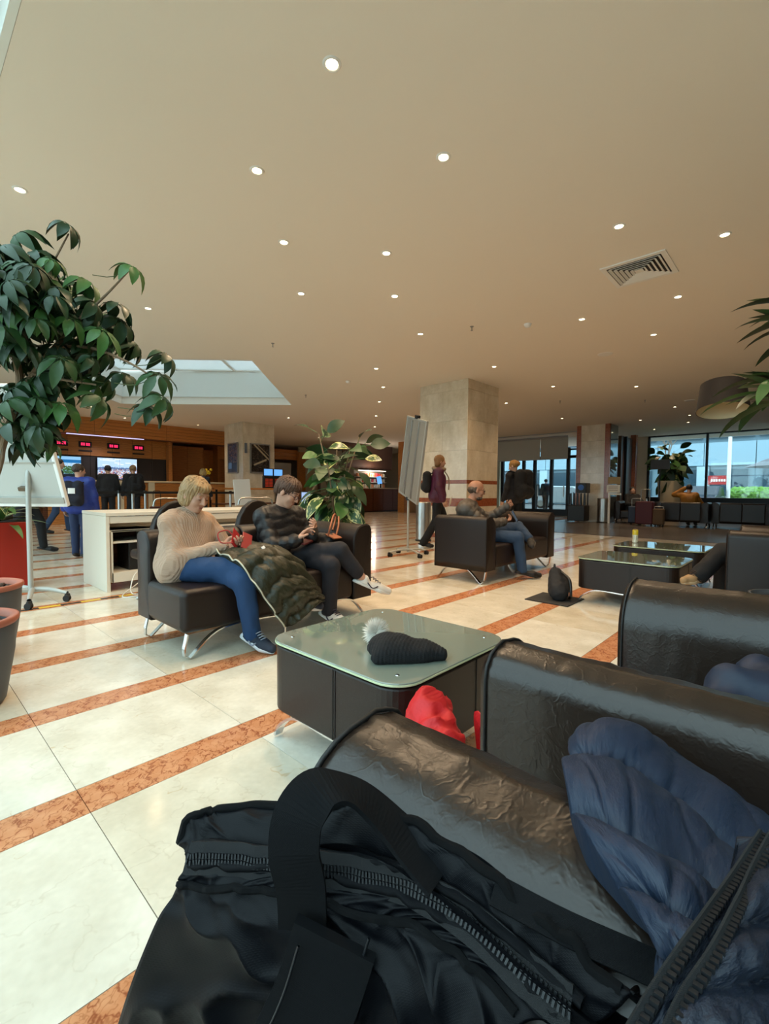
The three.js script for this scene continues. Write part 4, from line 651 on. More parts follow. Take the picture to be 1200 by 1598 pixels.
// 2: woman in the black down jacket
person('woman with glasses in a black down jacket and black trousers tapping a smartphone', [2.22, 0, -3.1], {
  pelvis: [2.2, 0.53, -3.15], chest: [2.19, 0.8, -3.2], neck: [2.19, 0.9, -3.17], head: [2.2, 1.035, -3.1], yaw: 0.5, pitch: 0.5, roll: -0.05,
  shR: [2.02, 0.835, -3.16], elR: [2.0, 0.62, -3.02], wrR: [2.15, 0.665, -2.91], shL: [2.36, 0.835, -3.22], elL: [2.44, 0.62, -3.1], wrL: [2.31, 0.69, -2.93],
  hipR: [2.12, 0.51, -3.13], knR: [2.44, 0.575, -2.75], anR: [2.66, 0.315, -2.69], toeR: [2.86, 0.21, -2.6], hipL: [2.3, 0.51, -3.13], knL: [2.33, 0.47, -2.72], anL: [2.33, 0.1, -2.74], toeL: [2.36, 0.04, -2.58],
  handR: { dir: [0.5, 0.6, 0.25], palm: [0.6, -0.2, 0.6], curl: 0.5, side: -1, point: true }, handL: { dir: [-0.1, 0.6, 0.5], palm: [-0.5, 0.4, -0.3], curl: 0.5, side: -1 } }, {
  top: { name: 'down_jacket', mat: puff(0x121215), d: 0.03, quilt: [0.075, 0.014], hem: true, wr: 0.008 }, trousers: { name: 'trousers', mat: std(0x1b1b22, 0.85), cutR: 0.72 }, shoe: sneaker, skin: SKIN.fair, glasses: 0x3a2530,
  hair: { color: 0x4e3423, short: true, extra: [[0, 0.07, 0.03, 0.072, 0.045, 0.06], [0, 0.0, -0.06, 0.075, 0.07, 0.05]], cutY: -0.045, cutH: 0.085, amp: 0.008 } });
// 3: man on the next sofa
person('bald man with glasses in a grey quilted jacket and jeans, one ankle on his knee', [5.0, 0, -3.0], {
  pelvis: [5.02, 0.53, -3.1], chest: [4.93, 0.82, -3.15], neck: [4.95, 0.93, -3.12], head: [4.99, 1.07, -3.07], yaw: 0.75, pitch: 0.2,
  shR: [4.76, 0.84, -3.08], elR: [4.9, 0.66, -2.88], wrR: [5.2, 0.68, -2.8], shL: [5.1, 0.85, -3.22], elL: [5.33, 0.7, -3.1], wrL: [5.4, 0.87, -2.86],
  hipR: [4.96, 0.51, -3.06], knR: [5.18, 0.5, -2.6], anR: [5.2, 0.1, -2.54], toeR: [5.36, 0.045, -2.4], hipL: [5.12, 0.51, -3.1], knL: [5.66, 0.59, -2.84], anL: [5.48, 0.47, -2.6], toeL: [5.27, 0.4, -2.46], soleUpL: [0.4, 0.6, -0.6],
  handR: { dir: [0.8, 0.2, 0.3], palm: [0, 0.8, -0.2], curl: 0.7, side: -1 }, handL: { dir: [-0.3, 0.4, 0.7], palm: [-0.6, 0, 0.1], curl: 0.7, side: -1 } }, {
  top: { name: 'quilted_jacket', mat: puff(0x4a433c), d: 0.032, quilt: [0.07, 0.013], hem: true }, trousers: { name: 'jeans', mat: denim(0x233a55) }, shoeR: blackShoe, shoeL: { mat: std(0x2a2724, 0.8), sole: std(0x4d463c, 0.8) }, skin: SKIN.tan, glasses: 0x1a1512, hair: { bald: true, color: 0x4a3c30, amp: 0.003, extra: [[0, -0.005, -0.06, 0.08, 0.05, 0.05], [0.07, -0.005, -0.02, 0.012, 0.04, 0.03], [-0.07, -0.005, -0.02, 0.012, 0.04, 0.03], [0, -0.09, 0.045, 0.046, 0.032, 0.05]], cutY: -0.02, cutH: 0.04 } });
// green padded coat over the first woman's lap
{
  const o = thing('padded_coat', 'olive green quilted coat with a white zip lying across the lap of the seated woman', 'coat', [1.75, 0.4, -2.8]), b = [1.75, 0.4, -2.8];
  const rows = [
    [[1.52, 0.655, -3.02], [1.66, 0.67, -3.06], [1.84, 0.66, -3.04], [1.98, 0.62, -3.0]],
    [[1.5, 0.62, -2.84], [1.65, 0.655, -2.84], [1.82, 0.66, -2.84], [1.98, 0.61, -2.84]],
    [[1.51, 0.59, -2.66], [1.68, 0.635, -2.62], [1.86, 0.6, -2.64], [2.02, 0.53, -2.68]],
    [[1.58, 0.43, -2.54], [1.74, 0.485, -2.52], [1.93, 0.46, -2.55], [2.08, 0.39, -2.6]],
    [[1.67, 0.27, -2.5], [1.82, 0.34, -2.49], [2.0, 0.345, -2.52], [2.13, 0.3, -2.58]],
    [[1.77, 0.14, -2.52], [1.87, 0.19, -2.49], [2.02, 0.26, -2.5], [2.14, 0.25, -2.57]]].map((r) => r.map((p) => sub3(p, b)));
  const quilt = (u, v) => 0.034 * Math.pow(Math.abs(Math.sin(Math.PI * (u * 6 + 0.5 * Math.sin(v * 3) + 0.25 * n3(u * 4, v * 4, 8)))), 0.55) - 0.02 + 0.012 * fbm(u * 9, v * 9, 3, 3);
  let g = loft(rows, 90, 50, 0.03, quilt);
  part(o, 'shell', g, puff(0x20220f));
  const edge = [], edge2 = []; for (let i = 0; i <= 90; i += 3) { const p = g.userData.top[i][0]; edge.push([p.x - 0.004, p.y + 0.004, p.z + 0.006]); }
  part(o, 'zip', tube(edge, 0.0055, 80, 6), std(0xb9b7a4, 0.45, { metalness: 0.3 })); const z = edge[edge.length - 1]; part(o, 'zip_pull', rbox(0.01, 0.045, 0.006, 0.002, z[0], z[1] - 0.02, z[2] + 0.01), M.chrome);
  const lg = part(o, 'badge', rbox(0.028, 0.02, 0.004, 0.002), M.white); const tp = g.userData.top[30][20]; lg.position.set(tp.x, tp.y + 0.004, tp.z + 0.012); lg.rotation.set(-0.6, 0, 0.4);
}
// held things
{
  const ph = (label, p, rot, body, extra) => { const o = thing('smartphone', label, 'phone', p); o.rotation.set(...rot); part(o, 'case', rbox(0.074, 0.152, 0.009, 0.004), std(body, 0.4)); part(o, 'screen', box(0.068, 0.144, 0.001, 0, 0, 0.0052), new THREE.MeshStandardMaterial({ color: 0x0b0b0d, roughness: 0.1, emissive: new THREE.Color(0x8090a0), emissiveIntensity: extra ?? 0.2 })); return o; };
  const a = ph('smartphone in a red folding case in the hands of the beige sweater woman', [1.69, 0.695, -2.86], [-0.7, 3.3, 0.5], 0x8a0f16); part(a, 'cover', rbox(0.074, 0.152, 0.004, 0.002), std(0x9a141a, 0.6), [0.076, 0, 0.02], [0, 0.5, 0]); part(a, 'wrist_strap', tube([[0.1, -0.07, 0], [0.17, -0.09, 0.02], [0.2, -0.02, 0.02], [0.15, 0.02, 0.0], [0.11, 0.0, 0]], 0.004, 24, 6), std(0x9a141a, 0.6));
  ph('black smartphone in the hands of the woman in the black jacket', [2.29, 0.765, -2.87], [-0.55, 3.5, 0.35], 0x141416);
  ph('dark smartphone held up by the bald man', [5.33, 0.75, -2.72], [-0.5, 3.9, 0.1], 0x101012, 0.3);
  const w = solo('phone_wallet', 'small dark red wallet lying on the lap of the black trousers', 'wallet', rbox(0.12, 0.018, 0.075, 0.006), std(0x5e1f1c, 0.6), [2.22, 0.648, -2.9], [0.15, 0.3, 0.1]);
  const hb = thing('handbag', 'black handbag with tan leather handles on the sofa beside the second woman', 'handbag', [2.53, 0.45, -3.05], 0.1);
  part(hb, 'body', sdf([{ a: [-0.04, 0.1, 0.1], b: [-0.04, 0.1, -0.1], r0: 0.07 }, { a: [0.0, 0.06, 0.13], b: [0.0, 0.06, -0.13], r0: 0.06 }, { a: [0, 0.2, 0.08], b: [0, 0.2, -0.08], r0: 0.04, k: 0.05 }], 0.01, { cut: 0.0, disp: (x, y, z) => 0.01 * fbm(x * 10, y * 10, z * 10, 3) }), std(0x0f0f12, 0.6));
  const tan = std(0x8f4f2c, 0.5); part(hb, 'flap', rbox(0.1, 0.012, 0.11, 0.005, 0, 0.245, 0.05), tan, [0, 0, 0], [0.3, 0, 0]);
  part(hb, 'handle', tube([[-0.05, 0.22, 0.1], [-0.02, 0.3, 0.1], [0.1, 0.38, 0.02], [0.17, 0.39, -0.02], [0.17, 0.35, -0.02], [0.08, 0.26, 0.03]], 0.008, 40, 8), tan); part(hb, 'handle', tube([[0.02, 0.2, 0.12], [0.1, 0.3, 0.08], [0.19, 0.37, 0.0]], 0.008, 24, 8), tan);
}

// ================= FOREGROUND: BAG AND COAT =================
{
  const bag = [
    [[0.215, 0.652, -0.478], [0.290, 0.652, -0.397], [0.321, 0.701, -0.278], [0.326, 0.691, -0.184], [0.325, 0.689, -0.111], [0.326, 0.697, -0.066]],
    [[0.186, 0.707, -0.436], [0.195, 0.729, -0.434], [0.216, 0.734, -0.416], [0.256, 0.747, -0.351], [0.278, 0.771, -0.286], [0.289, 0.771, -0.236], [0.295, 0.768, -0.178], [0.300, 0.753, -0.120], [0.302, 0.749, -0.066]],
    [[0.181, 0.706, -0.418], [0.196, 0.711, -0.396], [0.230, 0.717, -0.334], [0.262, 0.728, -0.270], [0.276, 0.738, -0.219], [0.285, 0.736, -0.172], [0.288, 0.725, -0.124], [0.288, 0.722, -0.087]],
    [[0.173, 0.689, -0.416], [0.185, 0.692, -0.388], [0.204, 0.702, -0.354], [0.233, 0.708, -0.301], [0.252, 0.710, -0.251], [0.267, 0.719, -0.205], [0.272, 0.716, -0.163], [0.273, 0.705, -0.125]],
    [[0.159, 0.658, -0.428], [0.188, 0.660, -0.360], [0.217, 0.669, -0.307], [0.244, 0.684, -0.250], [0.252, 0.691, -0.205], [0.251, 0.687, -0.169], [0.246, 0.684, -0.137]],
    [[0.143, 0.560, -0.468], [0.180, 0.582, -0.379], [0.212, 0.605, -0.309], [0.235, 0.624, -0.255], [0.244, 0.639, -0.210], [0.251, 0.630, -0.180], [0.242, 0.630, -0.152]],
    [[0.129, 0.441, -0.513], [0.182, 0.450, -0.412], [0.224, 0.460, -0.337], [0.262, 0.478, -0.268], [0.277, 0.486, -0.223], [0.282, 0.496, -0.188]],
  ];
  const coat = [
    [[0.604, 0.733, -0.211], [0.656, 0.732, -0.184], [0.702, 0.715, -0.133], [0.724, 0.676, -0.078], [0.747, 0.633, -0.020]],
    [[0.475, 0.780, -0.183], [0.512, 0.795, -0.172], [0.563, 0.785, -0.131], [0.596, 0.747, -0.093], [0.617, 0.729, -0.055], [0.627, 0.701, -0.014]],
    [[0.411, 0.791, -0.156], [0.428, 0.797, -0.124], [0.473, 0.780, -0.088], [0.515, 0.754, -0.054], [0.541, 0.726, -0.012]],
    [[0.364, 0.794, -0.128], [0.368, 0.800, -0.097], [0.403, 0.782, -0.065], [0.434, 0.764, -0.037], [0.461, 0.750, -0.007]],
    [[0.322, 0.799, -0.092], [0.326, 0.811, -0.062], [0.351, 0.795, -0.042], [0.372, 0.779, -0.024], [0.392, 0.771, -0.002]],
    [[0.291, 0.801, -0.064], [0.291, 0.813, -0.046], [0.305, 0.807, -0.030], [0.324, 0.792, -0.014], [0.345, 0.780, 0.002]],
    [[0.271, 0.801, -0.051], [0.274, 0.804, -0.037], [0.287, 0.798, -0.022], [0.314, 0.780, 0.002]],
    [[0.268, 0.757, -0.049], [0.274, 0.768, -0.030], [0.304, 0.756, 0.004]],
  ];
  const panel = [
    [[0.364, 0.839, -0.017], [0.368, 0.837, -0.013], [0.400, 0.815, -0.001]],
    [[0.303, 0.836, -0.029], [0.308, 0.834, -0.019], [0.346, 0.813, 0.001]],
    [[0.251, 0.835, -0.039], [0.257, 0.832, -0.026], [0.303, 0.813, 0.002]],
    [[0.214, 0.823, -0.049], [0.222, 0.825, -0.034], [0.271, 0.808, 0.002]],
    [[0.194, 0.803, -0.057], [0.204, 0.805, -0.041], [0.249, 0.798, 0.003]],
  ];
  const B0 = [0.22, 0.44, -0.28], loc = (rows, b) => rows.map((r) => r.map((p) => sub3(p, b)));
  const tFine = tWeave.clone(); tFine.repeat.set(70, 70); tFine.needsUpdate = true;
  const nylon = phys(0x05060a, 0.5, { bumpMap: tWeave, bumpScale: 0.0001, specularIntensity: 0.28 }), webbing = phys(0x06070a, 0.8, { specularIntensity: 0.4,  bumpMap: tFine, bumpScale: 0.0004 }), tape = std(0x0a0b0e, 0.75, { bumpMap: tFine, bumpScale: 0.0004 }), teeth = std(0x0c0e12, 0.5);
  const o = thing('travel_bag', 'big black nylon travel bag with webbing handle leaning on the sofa armrest', 'bag', B0);
  const folds = (u, v) => { const flat = 1 - 0.92 * Math.exp(-(((u - 2 / 6) / 0.045) ** 2)); return flat * folds0(u, v); };
  const folds0 = (u, v) => { const w = n3(u * 3, v * 3, 1) * 0.5; const ridge = 1 - Math.abs(n3(u * 2.6 + w * 0.6, v * 3.4 - u * 2.2, 4)); const panel = smooth(0.5, 0.62, u); return 0.006 * fbm(u * 3.5, v * 4, 2, 2) + panel * 0.012 * (Math.pow(ridge, 3) - 0.5) + (1 - panel) * 0.004 * (Math.pow(1 - Math.abs(n3(u * 6, v * 9 + u * 5, 8)), 4) - 0.3); };
  const g = loft(loc(bag, B0), 110, 130, 0.03, folds, 0.5), T = g.userData.top, NU = g.userData.nu, NV = g.userData.nv;
  part(o, 'shell', g, nylon);
  const along = (u, off, v0 = 0.01, v1 = 0.99, step = 3) => { const i = Math.round(u * NU), out = []; for (let j = Math.round(v0 * NV); j <= v1 * NV; j += step) out.push(T[i][j].clone().addScaledVector(g.userData.normal(i, j), off).toArray()); return out; };
  const fwd = V(-0.733, 0.35, 0.58).normalize();
  const zipline = (u, v0, v1, name = 'zip') => {
    const pts = along(u, 0.006, v0, v1), z = part(o, name, ribbon(pts, 0.026, () => fwd, 0.002, 90), tape);
    const c = new THREE.CatmullRomCurve3(pts.map((p) => V(...p)), false, 'centripetal'), L = c.getLength(), n = Math.floor(L / 0.0032), tg = []; for (let i = 0; i < n; i++) { const p = c.getPointAt((i + 0.5) / n), t = c.getTangentAt((i + 0.5) / n), s = t.clone().cross(fwd).normalize(); const q = new THREE.Quaternion().setFromRotationMatrix(new THREE.Matrix4().makeBasis(t, s, t.clone().cross(s))); for (const k of [-1, 1]) { const b = new THREE.BoxGeometry(0.0016, 0.004, 0.0022).applyQuaternion(q).translate(p.x + s.x * k * 0.0024 + fwd.x * 0.0018, p.y + s.y * k * 0.0024 + fwd.y * 0.0018, p.z + s.z * k * 0.0024 + fwd.z * 0.0018); tg.push(b); } }
    part(z, 'zip_teeth', tg, teeth).userData.kind = 'stuff';
    for (const k of [-1, 1]) part(z, 'welt', tube(along(u + k * 0.042, 0.0035, v0, v1), 0.0045, 80, 6), nylon);
  };
  zipline(2 / 6, 0.03, 0.97);
  part(o, 'piping', tube(along(1 / 6, 0.002), 0.004, 90, 6), webbing); part(o, 'piping', tube(along(3 / 6, 0.002), 0.0032, 90, 6), webbing);
  part(o, 'handle', ribbon(loc([[[0.224, 0.688, -0.296], [0.216, 0.734, -0.288], [0.208, 0.772, -0.286], [0.213, 0.8, -0.284], [0.233, 0.812, -0.280], [0.258, 0.8, -0.268], [0.276, 0.775, -0.24], [0.282, 0.752, -0.2]]], B0)[0], 0.04, (t) => t < 0.38 ? fwd : V(lerp(-0.73, 0.1, smooth(0.38, 0.6, t)), lerp(0.35, 1, smooth(0.38, 0.6, t)), lerp(0.58, 0.1, smooth(0.38, 0.6, t))), 0.0035, 70), webbing);
  const padPts = loc([[[0.226, 0.706, -0.258], [0.215, 0.655, -0.27], [0.19, 0.57, -0.3]]], B0)[0];
  const pad = part(o, 'shoulder_strap', ribbon(padPts, 0.066, () => fwd, 0.009, 24), webbing); for (const k of [-1, 1]) part(pad, 'stitching', tube(padPts.map((p) => { const s = V(0.03, -0.06, -0.015).normalize().cross(fwd).normalize(); return [p[0] + s.x * k * 0.027 + fwd.x * 0.006, p[1] + s.y * k * 0.027 + fwd.y * 0.006, p[2] + s.z * k * 0.027 + fwd.z * 0.006]; }), 0.0012, 24, 5), teeth);
  part(o, 'side_strap', ribbon(loc([[[0.292, 0.762, -0.16], [0.305, 0.755, -0.115], [0.318, 0.752, -0.07], [0.33, 0.748, -0.03]]], B0)[0], 0.02, () => V(-0.6, 1, 0.3), 0.003, 30), webbing);

  // blue padded coat thrown over the armrest
  const C0 = [0.5, 0.44, -0.08], c = thing('blue_coat', 'dark blue padded coat with an open zip thrown over the sofa armrest', 'coat', C0);
  const blue = phys(0x0f2036, 0.6, { bumpMap: tCloth, bumpScale: 0.0012, sheen: 0.3 });
  const quilt = (u, v) => 0.022 * (Math.pow(Math.abs(Math.sin(Math.PI * (u * 4.6 - v * 1.0 + 0.35 + 0.06 * n3(u * 3, v * 3, 3)))), 0.45) - 0.8) + 0.004 * fbm(u * 4, v * 4, 6, 2) - 0.004 * Math.pow(1 - Math.abs(n3(u * 3 + 3, v * 3, 7)), 6);
  part(c, 'padded_body', loft(loc(coat, C0), 110, 90, 0.035, quilt), blue);
  const pg = loft(loc(panel, C0), 60, 40, 0.02, (u, v) => 0.012 * Math.pow(Math.abs(Math.sin(Math.PI * (u * 4 + v))), 0.6) * smooth(0.25, 0.6, v) + 0.004 * fbm(u * 10, v * 10, 2, 3)), PT = pg.userData.top;
  const front = part(c, 'front_panel', pg, phys(0x0c1626, 0.6, { bumpMap: tCloth, bumpScale: 0.0012 }));
  for (const [jj, nm] of [[1, 'zip_edge'], [15, 'zip_edge']]) { const pts = []; for (let i = 0; i <= 60; i += 10) pts.push(PT[i][jj].clone().addScaledVector(fwd, 0.003).toArray()); const z = part(front, nm, ribbon(pts, 0.007, () => fwd, 0.0015, 70), tape); const cc = new THREE.CatmullRomCurve3(pts.map((p) => V(...p))), n = Math.floor(cc.getLength() / 0.0036), tg = []; for (let i = 0; i < n; i++) { const p = cc.getPointAt(i / n).addScaledVector(fwd, 0.002); tg.push(new THREE.BoxGeometry(0.0024, 0.0024, 0.0035).translate(p.x, p.y, p.z)); } tg.length && part(front, 'zip_teeth', tg, teeth).userData && (front.children[front.children.length - 1].userData.kind = 'stuff'); }
  // more blue clothing on the neighbouring seat
  const k = solo('folded_jacket', 'dark blue folded jacket lying on the armchair seat beside the creased armrest', 'jacket', sdf([{ a: [-0.12, 0.08, -0.12], b: [0.15, 0.1, 0.05], r0: 0.08, r1: 0.08 }, { a: [-0.05, 0.12, 0.1], b: [0.18, 0.14, -0.02], r0: 0.07, r1: 0.06 }, { a: [0.05, 0.15, -0.05], b: [0.1, 0.15, 0.16], r0: 0.06, r1: 0.05 }], 0.012, { cut: 0, disp: (x, y, z) => 0.016 * fbm(x * 8, y * 8, z * 8, 3) }), blue, [1.26, 0.45, -0.06]);
}

// ================= PLANTS =================
function blade(L, W, droop, fold = 0.25, n = 6, tip = 1.3, base = 0) {          // leaf along +z, face +y
  const P = [], I = [], U = [];
  for (let i = 0; i <= n; i++) { const t = i / n, w = W * Math.pow(Math.sin(Math.PI * Math.pow(lerp(base, 1, t) * 0.985 + 0.01, tip === 1 ? 1 : 0.85)), 0.9), z = L * t * (1 - 0.15 * droop * t), y = -L * droop * t * t * 0.6; for (const s of [-1, 0, 1]) { P.push(s * w, y + Math.abs(s) * w * fold, z); U.push(s * 0.5 + 0.5, t); } }
  for (let i = 0; i < n; i++) for (const s of [0, 1]) { const a = i * 3 + s; I.push(a, a + 3, a + 4, a, a + 4, a + 1); }
  const g = new THREE.BufferGeometry(); g.setAttribute('position', new THREE.Float32BufferAttribute(P, 3)); g.setAttribute('uv', new THREE.Float32BufferAttribute(U, 2)); g.setIndex(I); g.computeVertexNormals(); return g;
}
const aim = (d, roll = 0) => new THREE.Quaternion().setFromUnitVectors(V(0, 0, 1), d.clone().normalize()).multiply(new THREE.Quaternion().setFromAxisAngle(V(0, 0, 1), roll));
function aimUp(d) { const z = d.clone().normalize(), x = V(0, 1, 0).cross(z); if (x.length() < 1e-3) x.set(1, 0, 0); x.normalize(); const y = z.clone().cross(x); return new THREE.Quaternion().setFromRotationMatrix(new THREE.Matrix4().makeBasis(x, y, z)); }
// schefflera: palmate leaves
{
  const o = thing('umbrella_tree', 'tall indoor tree with twisted trunks and fans of dark green leaflets', 'tree', [0.21, 0.38, -2.95]), b = [0.21, 0.38, -2.95], r = rng(21), Lp = (p) => sub3(p, b);
  const kinds = []; for (let k = 0; k < 5; k++) { const gs = [], n = 7 + k % 2; for (let i = 0; i < n; i++) { const a = i / n * 2 * Math.PI + r() * 0.3, L = 0.085 + r() * 0.04, g = blade(L, 0.02 + r() * 0.006, 0.5 + r() * 0.5, 0.3, 5); g.rotateX(0.35 + 0.35 * r()).translate(0, 0, 0.018).rotateY(a); gs.push(g); gs.push(new THREE.CylinderGeometry(0.0012, 0.0012, 0.02, 4).rotateX(Math.PI / 2).translate(0, 0, 0.01).rotateY(a)); } kinds.push(merge(gs)); }
  const trunk = (pts, r0, r1) => part(o, 'trunk', taperTube(pts.map(Lp), r0, r1, 30, 9), M.bark);
  trunk([[0.21, 0.38, -2.95], [0.27, 0.75, -2.99], [0.36, 1.1, -2.97], [0.41, 1.3, -2.96], [0.47, 1.56, -2.9], [0.45, 1.8, -2.95], [0.5, 2.05, -3.0]], 0.03, 0.012);
  trunk([[0.19, 0.38, -2.93], [0.3, 0.8, -2.93], [0.34, 1.15, -2.99], [0.43, 1.42, -2.92], [0.54, 1.66, -2.84], [0.66, 1.85, -2.76], [0.74, 2.0, -2.7]], 0.028, 0.01);
  trunk([[0.24, 0.38, -2.97], [0.25, 0.8, -2.96], [0.39, 1.18, -2.95], [0.4, 1.45, -3.0], [0.36, 1.75, -3.05], [0.3, 2.0, -3.1]], 0.024, 0.01);
  const br = [[[0.6, 1.76, -2.8], [0.72, 1.75, -2.66], [0.84, 1.68, -2.52], [0.93, 1.6, -2.42]], [[0.5, 1.62, -2.87], [0.62, 1.58, -2.7], [0.72, 1.56, -2.6]], [[0.45, 1.85, -2.96], [0.58, 2.12, -2.85], [0.66, 2.32, -2.77]], [[0.66, 1.86, -2.76], [0.78, 2.02, -2.62], [0.86, 2.14, -2.54]], [[0.42, 1.5, -2.98], [0.5, 1.62, -3.1], [0.6, 1.75, -3.2]]];
  for (const p of br) part(o, 'branch', taperTube(p.map(Lp), 0.009, 0.004, 14, 6), M.bark);
  const C = V(0.6, 1.92, -2.88), R = V(0.679, 0, 0.734), Fw = V(0.734, 0, -0.679), spots = [];
  let guard = 0; while (spots.length < 150 && guard++ < 4000) { const a = r() * 2 - 1, h = r() * 2 - 1, d = r() * 2 - 1, l = Math.hypot(a, h, d); if (l > 1 || l < 0.25) continue; const x = a * 0.5 - 0.06 - (h > 0 ? h * 0.12 : 0), p = C.clone().addScaledVector(R, x).addScaledVector(Fw, d * 0.42).add(V(0, h * 0.36 - Math.max(0, x) * 0.32 + 0.03, 0)); spots.push(p); }
  for (let i = 0; i < 34; i++) { const t = r(); spots.push(V(lerp(0.4, 0.62, r()), lerp(1.28, 1.62, t), -2.92 + (r() - 0.5) * 0.35)); }
  for (const q of [[0.66, 2.36, -2.76], [0.87, 2.16, -2.53], [0.94, 1.62, -2.41], [0.98, 1.72, -2.4], [0.74, 1.5, -2.6], [0.96, 1.5, -2.38], [0.9, 1.46, -2.42]]) spots.push(V(...q));
  const twigs = [];
  spots.forEach((p, i) => {
    const dir = p.clone().sub(C).setY(0).normalize().multiplyScalar(0.5).add(V(0, 0.75, 0)).add(V((r() - 0.5) * 0.7, 0, (r() - 0.5) * 0.7)).normalize();
    const m = part(o, 'leaf', kinds[i % 5], [M.leaf, M.leafDeep, M.leaf, M.leafLight, M.leafDeep][Math.floor(r() * 5)], Lp(p.toArray()));
    m.quaternion.setFromUnitVectors(V(0, 1, 0), dir).multiply(new THREE.Quaternion().setFromAxisAngle(V(0, 1, 0), r() * 6)); m.scale.setScalar(0.85 + r() * 0.45);
    const base = p.clone().lerp(V(C.x - 0.08, p.y - 0.12, C.z), 0.28 + r() * 0.15), mid = p.clone().lerp(base, 0.5).add(V(0, -0.03, 0)); twigs.push(tube([base, mid, p].map((v) => Lp(v.toArray())), 0.002, 6, 4));
  });
  part(o, 'leaf_stalks', twigs, std(0x4d5a34, 0.7)).userData.kind = 'stuff';
}
function leafVar(seed) {        // cream blotches of a variegated leaf
  return dataTex(64, 128, (u, v) => { const e = Math.abs(u - 0.5) * 2, t = 0.5 + tn(u, v, 4, seed, 3) * 1.3 + e * 0.55 - 0.25; return mixc(hex(0x24451f), hex(0xb4b274), smooth(0.42, 0.75, t)); }, true);
}
M.leafVar = [phys(0xffffff, 0.35, { map: leafVar(3), side: THREE.DoubleSide }), phys(0xffffff, 0.35, { map: leafVar(8), side: THREE.DoubleSide })];
function rubberPlant(label, base, { h0, h1, spread, n, L, seed, potMat, potR, potH, vary = 0.3, stems = 4, group }) {
  const o = thing('rubber_plant', label, 'plant', base, 0, group), r = rng(seed);
  part(o, 'pot', lathe([[0, 0], [potR * 0.75, 0], [potR, potH], [potR * 0.92, potH], [potR * 0.9, potH - 0.05], [0, potH - 0.05]], 28), potMat);
  const lines = []; for (let s = 0; s < stems; s++) { const a = s / stems * 6.283 + r(), e = V(Math.cos(a) * spread * (0.3 + 0.6 * r()), h1 - (s % 3) * 0.15 * (h1 - h0), Math.sin(a) * spread * (0.3 + 0.6 * r())); const c = [[Math.cos(a) * 0.05, potH - 0.06, Math.sin(a) * 0.05], [e.x * 0.3, lerp(potH, e.y, 0.45), e.z * 0.3], [e.x, e.y, e.z]]; lines.push(new THREE.CatmullRomCurve3(c.map((p) => V(...p)))); part(o, 'stem', taperTube(c, 0.014, 0.006, 14, 7), M.bark); }
  const gs = [0, 1, 2, 3].map((k) => blade(L * (0.9 + 0.1 * k), L * 0.3, 0.35 + 0.2 * k, 0.14, 8));
  for (let i = 0; i < n; i++) {
    const c = lines[i % stems], t = clamp((lerp(h0, h1, Math.pow((i + 0.5) / n, 0.9)) - potH) / (h1 - potH)), p = c.getPoint(clamp(t * (0.9 + 0.15 * r()))), a = r() * 6.283, up = lerp(-1.1, 0.6, t * t) + (r() - 0.5) * 0.7, d = V(Math.cos(a), up, Math.sin(a)).normalize(), st = 0.05 + r() * 0.08 + spread * 0.25 * r();
    const q = p.clone().addScaledVector(d, st);
    const m = part(o, 'leaf', gs[i % 4], r() < vary ? M.leafVar[i % 2] : [M.leafDeep, M.leaf, M.leafDeep, M.leafLight][Math.floor(r() * 4)], q.toArray()); m.quaternion.copy(aimUp(d)).multiply(new THREE.Quaternion().setFromAxisAngle(V(0, 0, 1), (r() - 0.5) * 2.6)); m.scale.setScalar(0.8 + r() * 0.4);
    part(m, 'leaf_stalk', new THREE.CylinderGeometry(0.003, 0.003, st, 5).rotateX(Math.PI / 2).translate(0, 0, -st / 2), M.leafLight);
  }
  return o;
}
rubberPlant('rubber plant with big glossy and cream-blotched leaves behind the sofa', [3.55, 0, -4.05], { h0: 0.5, h1: 1.72, spread: 0.36, n: 135, L: 0.24, seed: 31, potMat: M.potGrey, potR: 0.2, potH: 0.45, vary: 0.26, stems: 5 });
rubberPlant('bushy rubber plant in a tall beige planter at the street window', [20.0, 0, -3.95], { h0: 1.45, h1: 2.65, spread: 0.7, n: 130, L: 0.4, seed: 35, potMat: M.potBeige, potR: 0.42, potH: 1.5, vary: 0.12, stems: 6 });
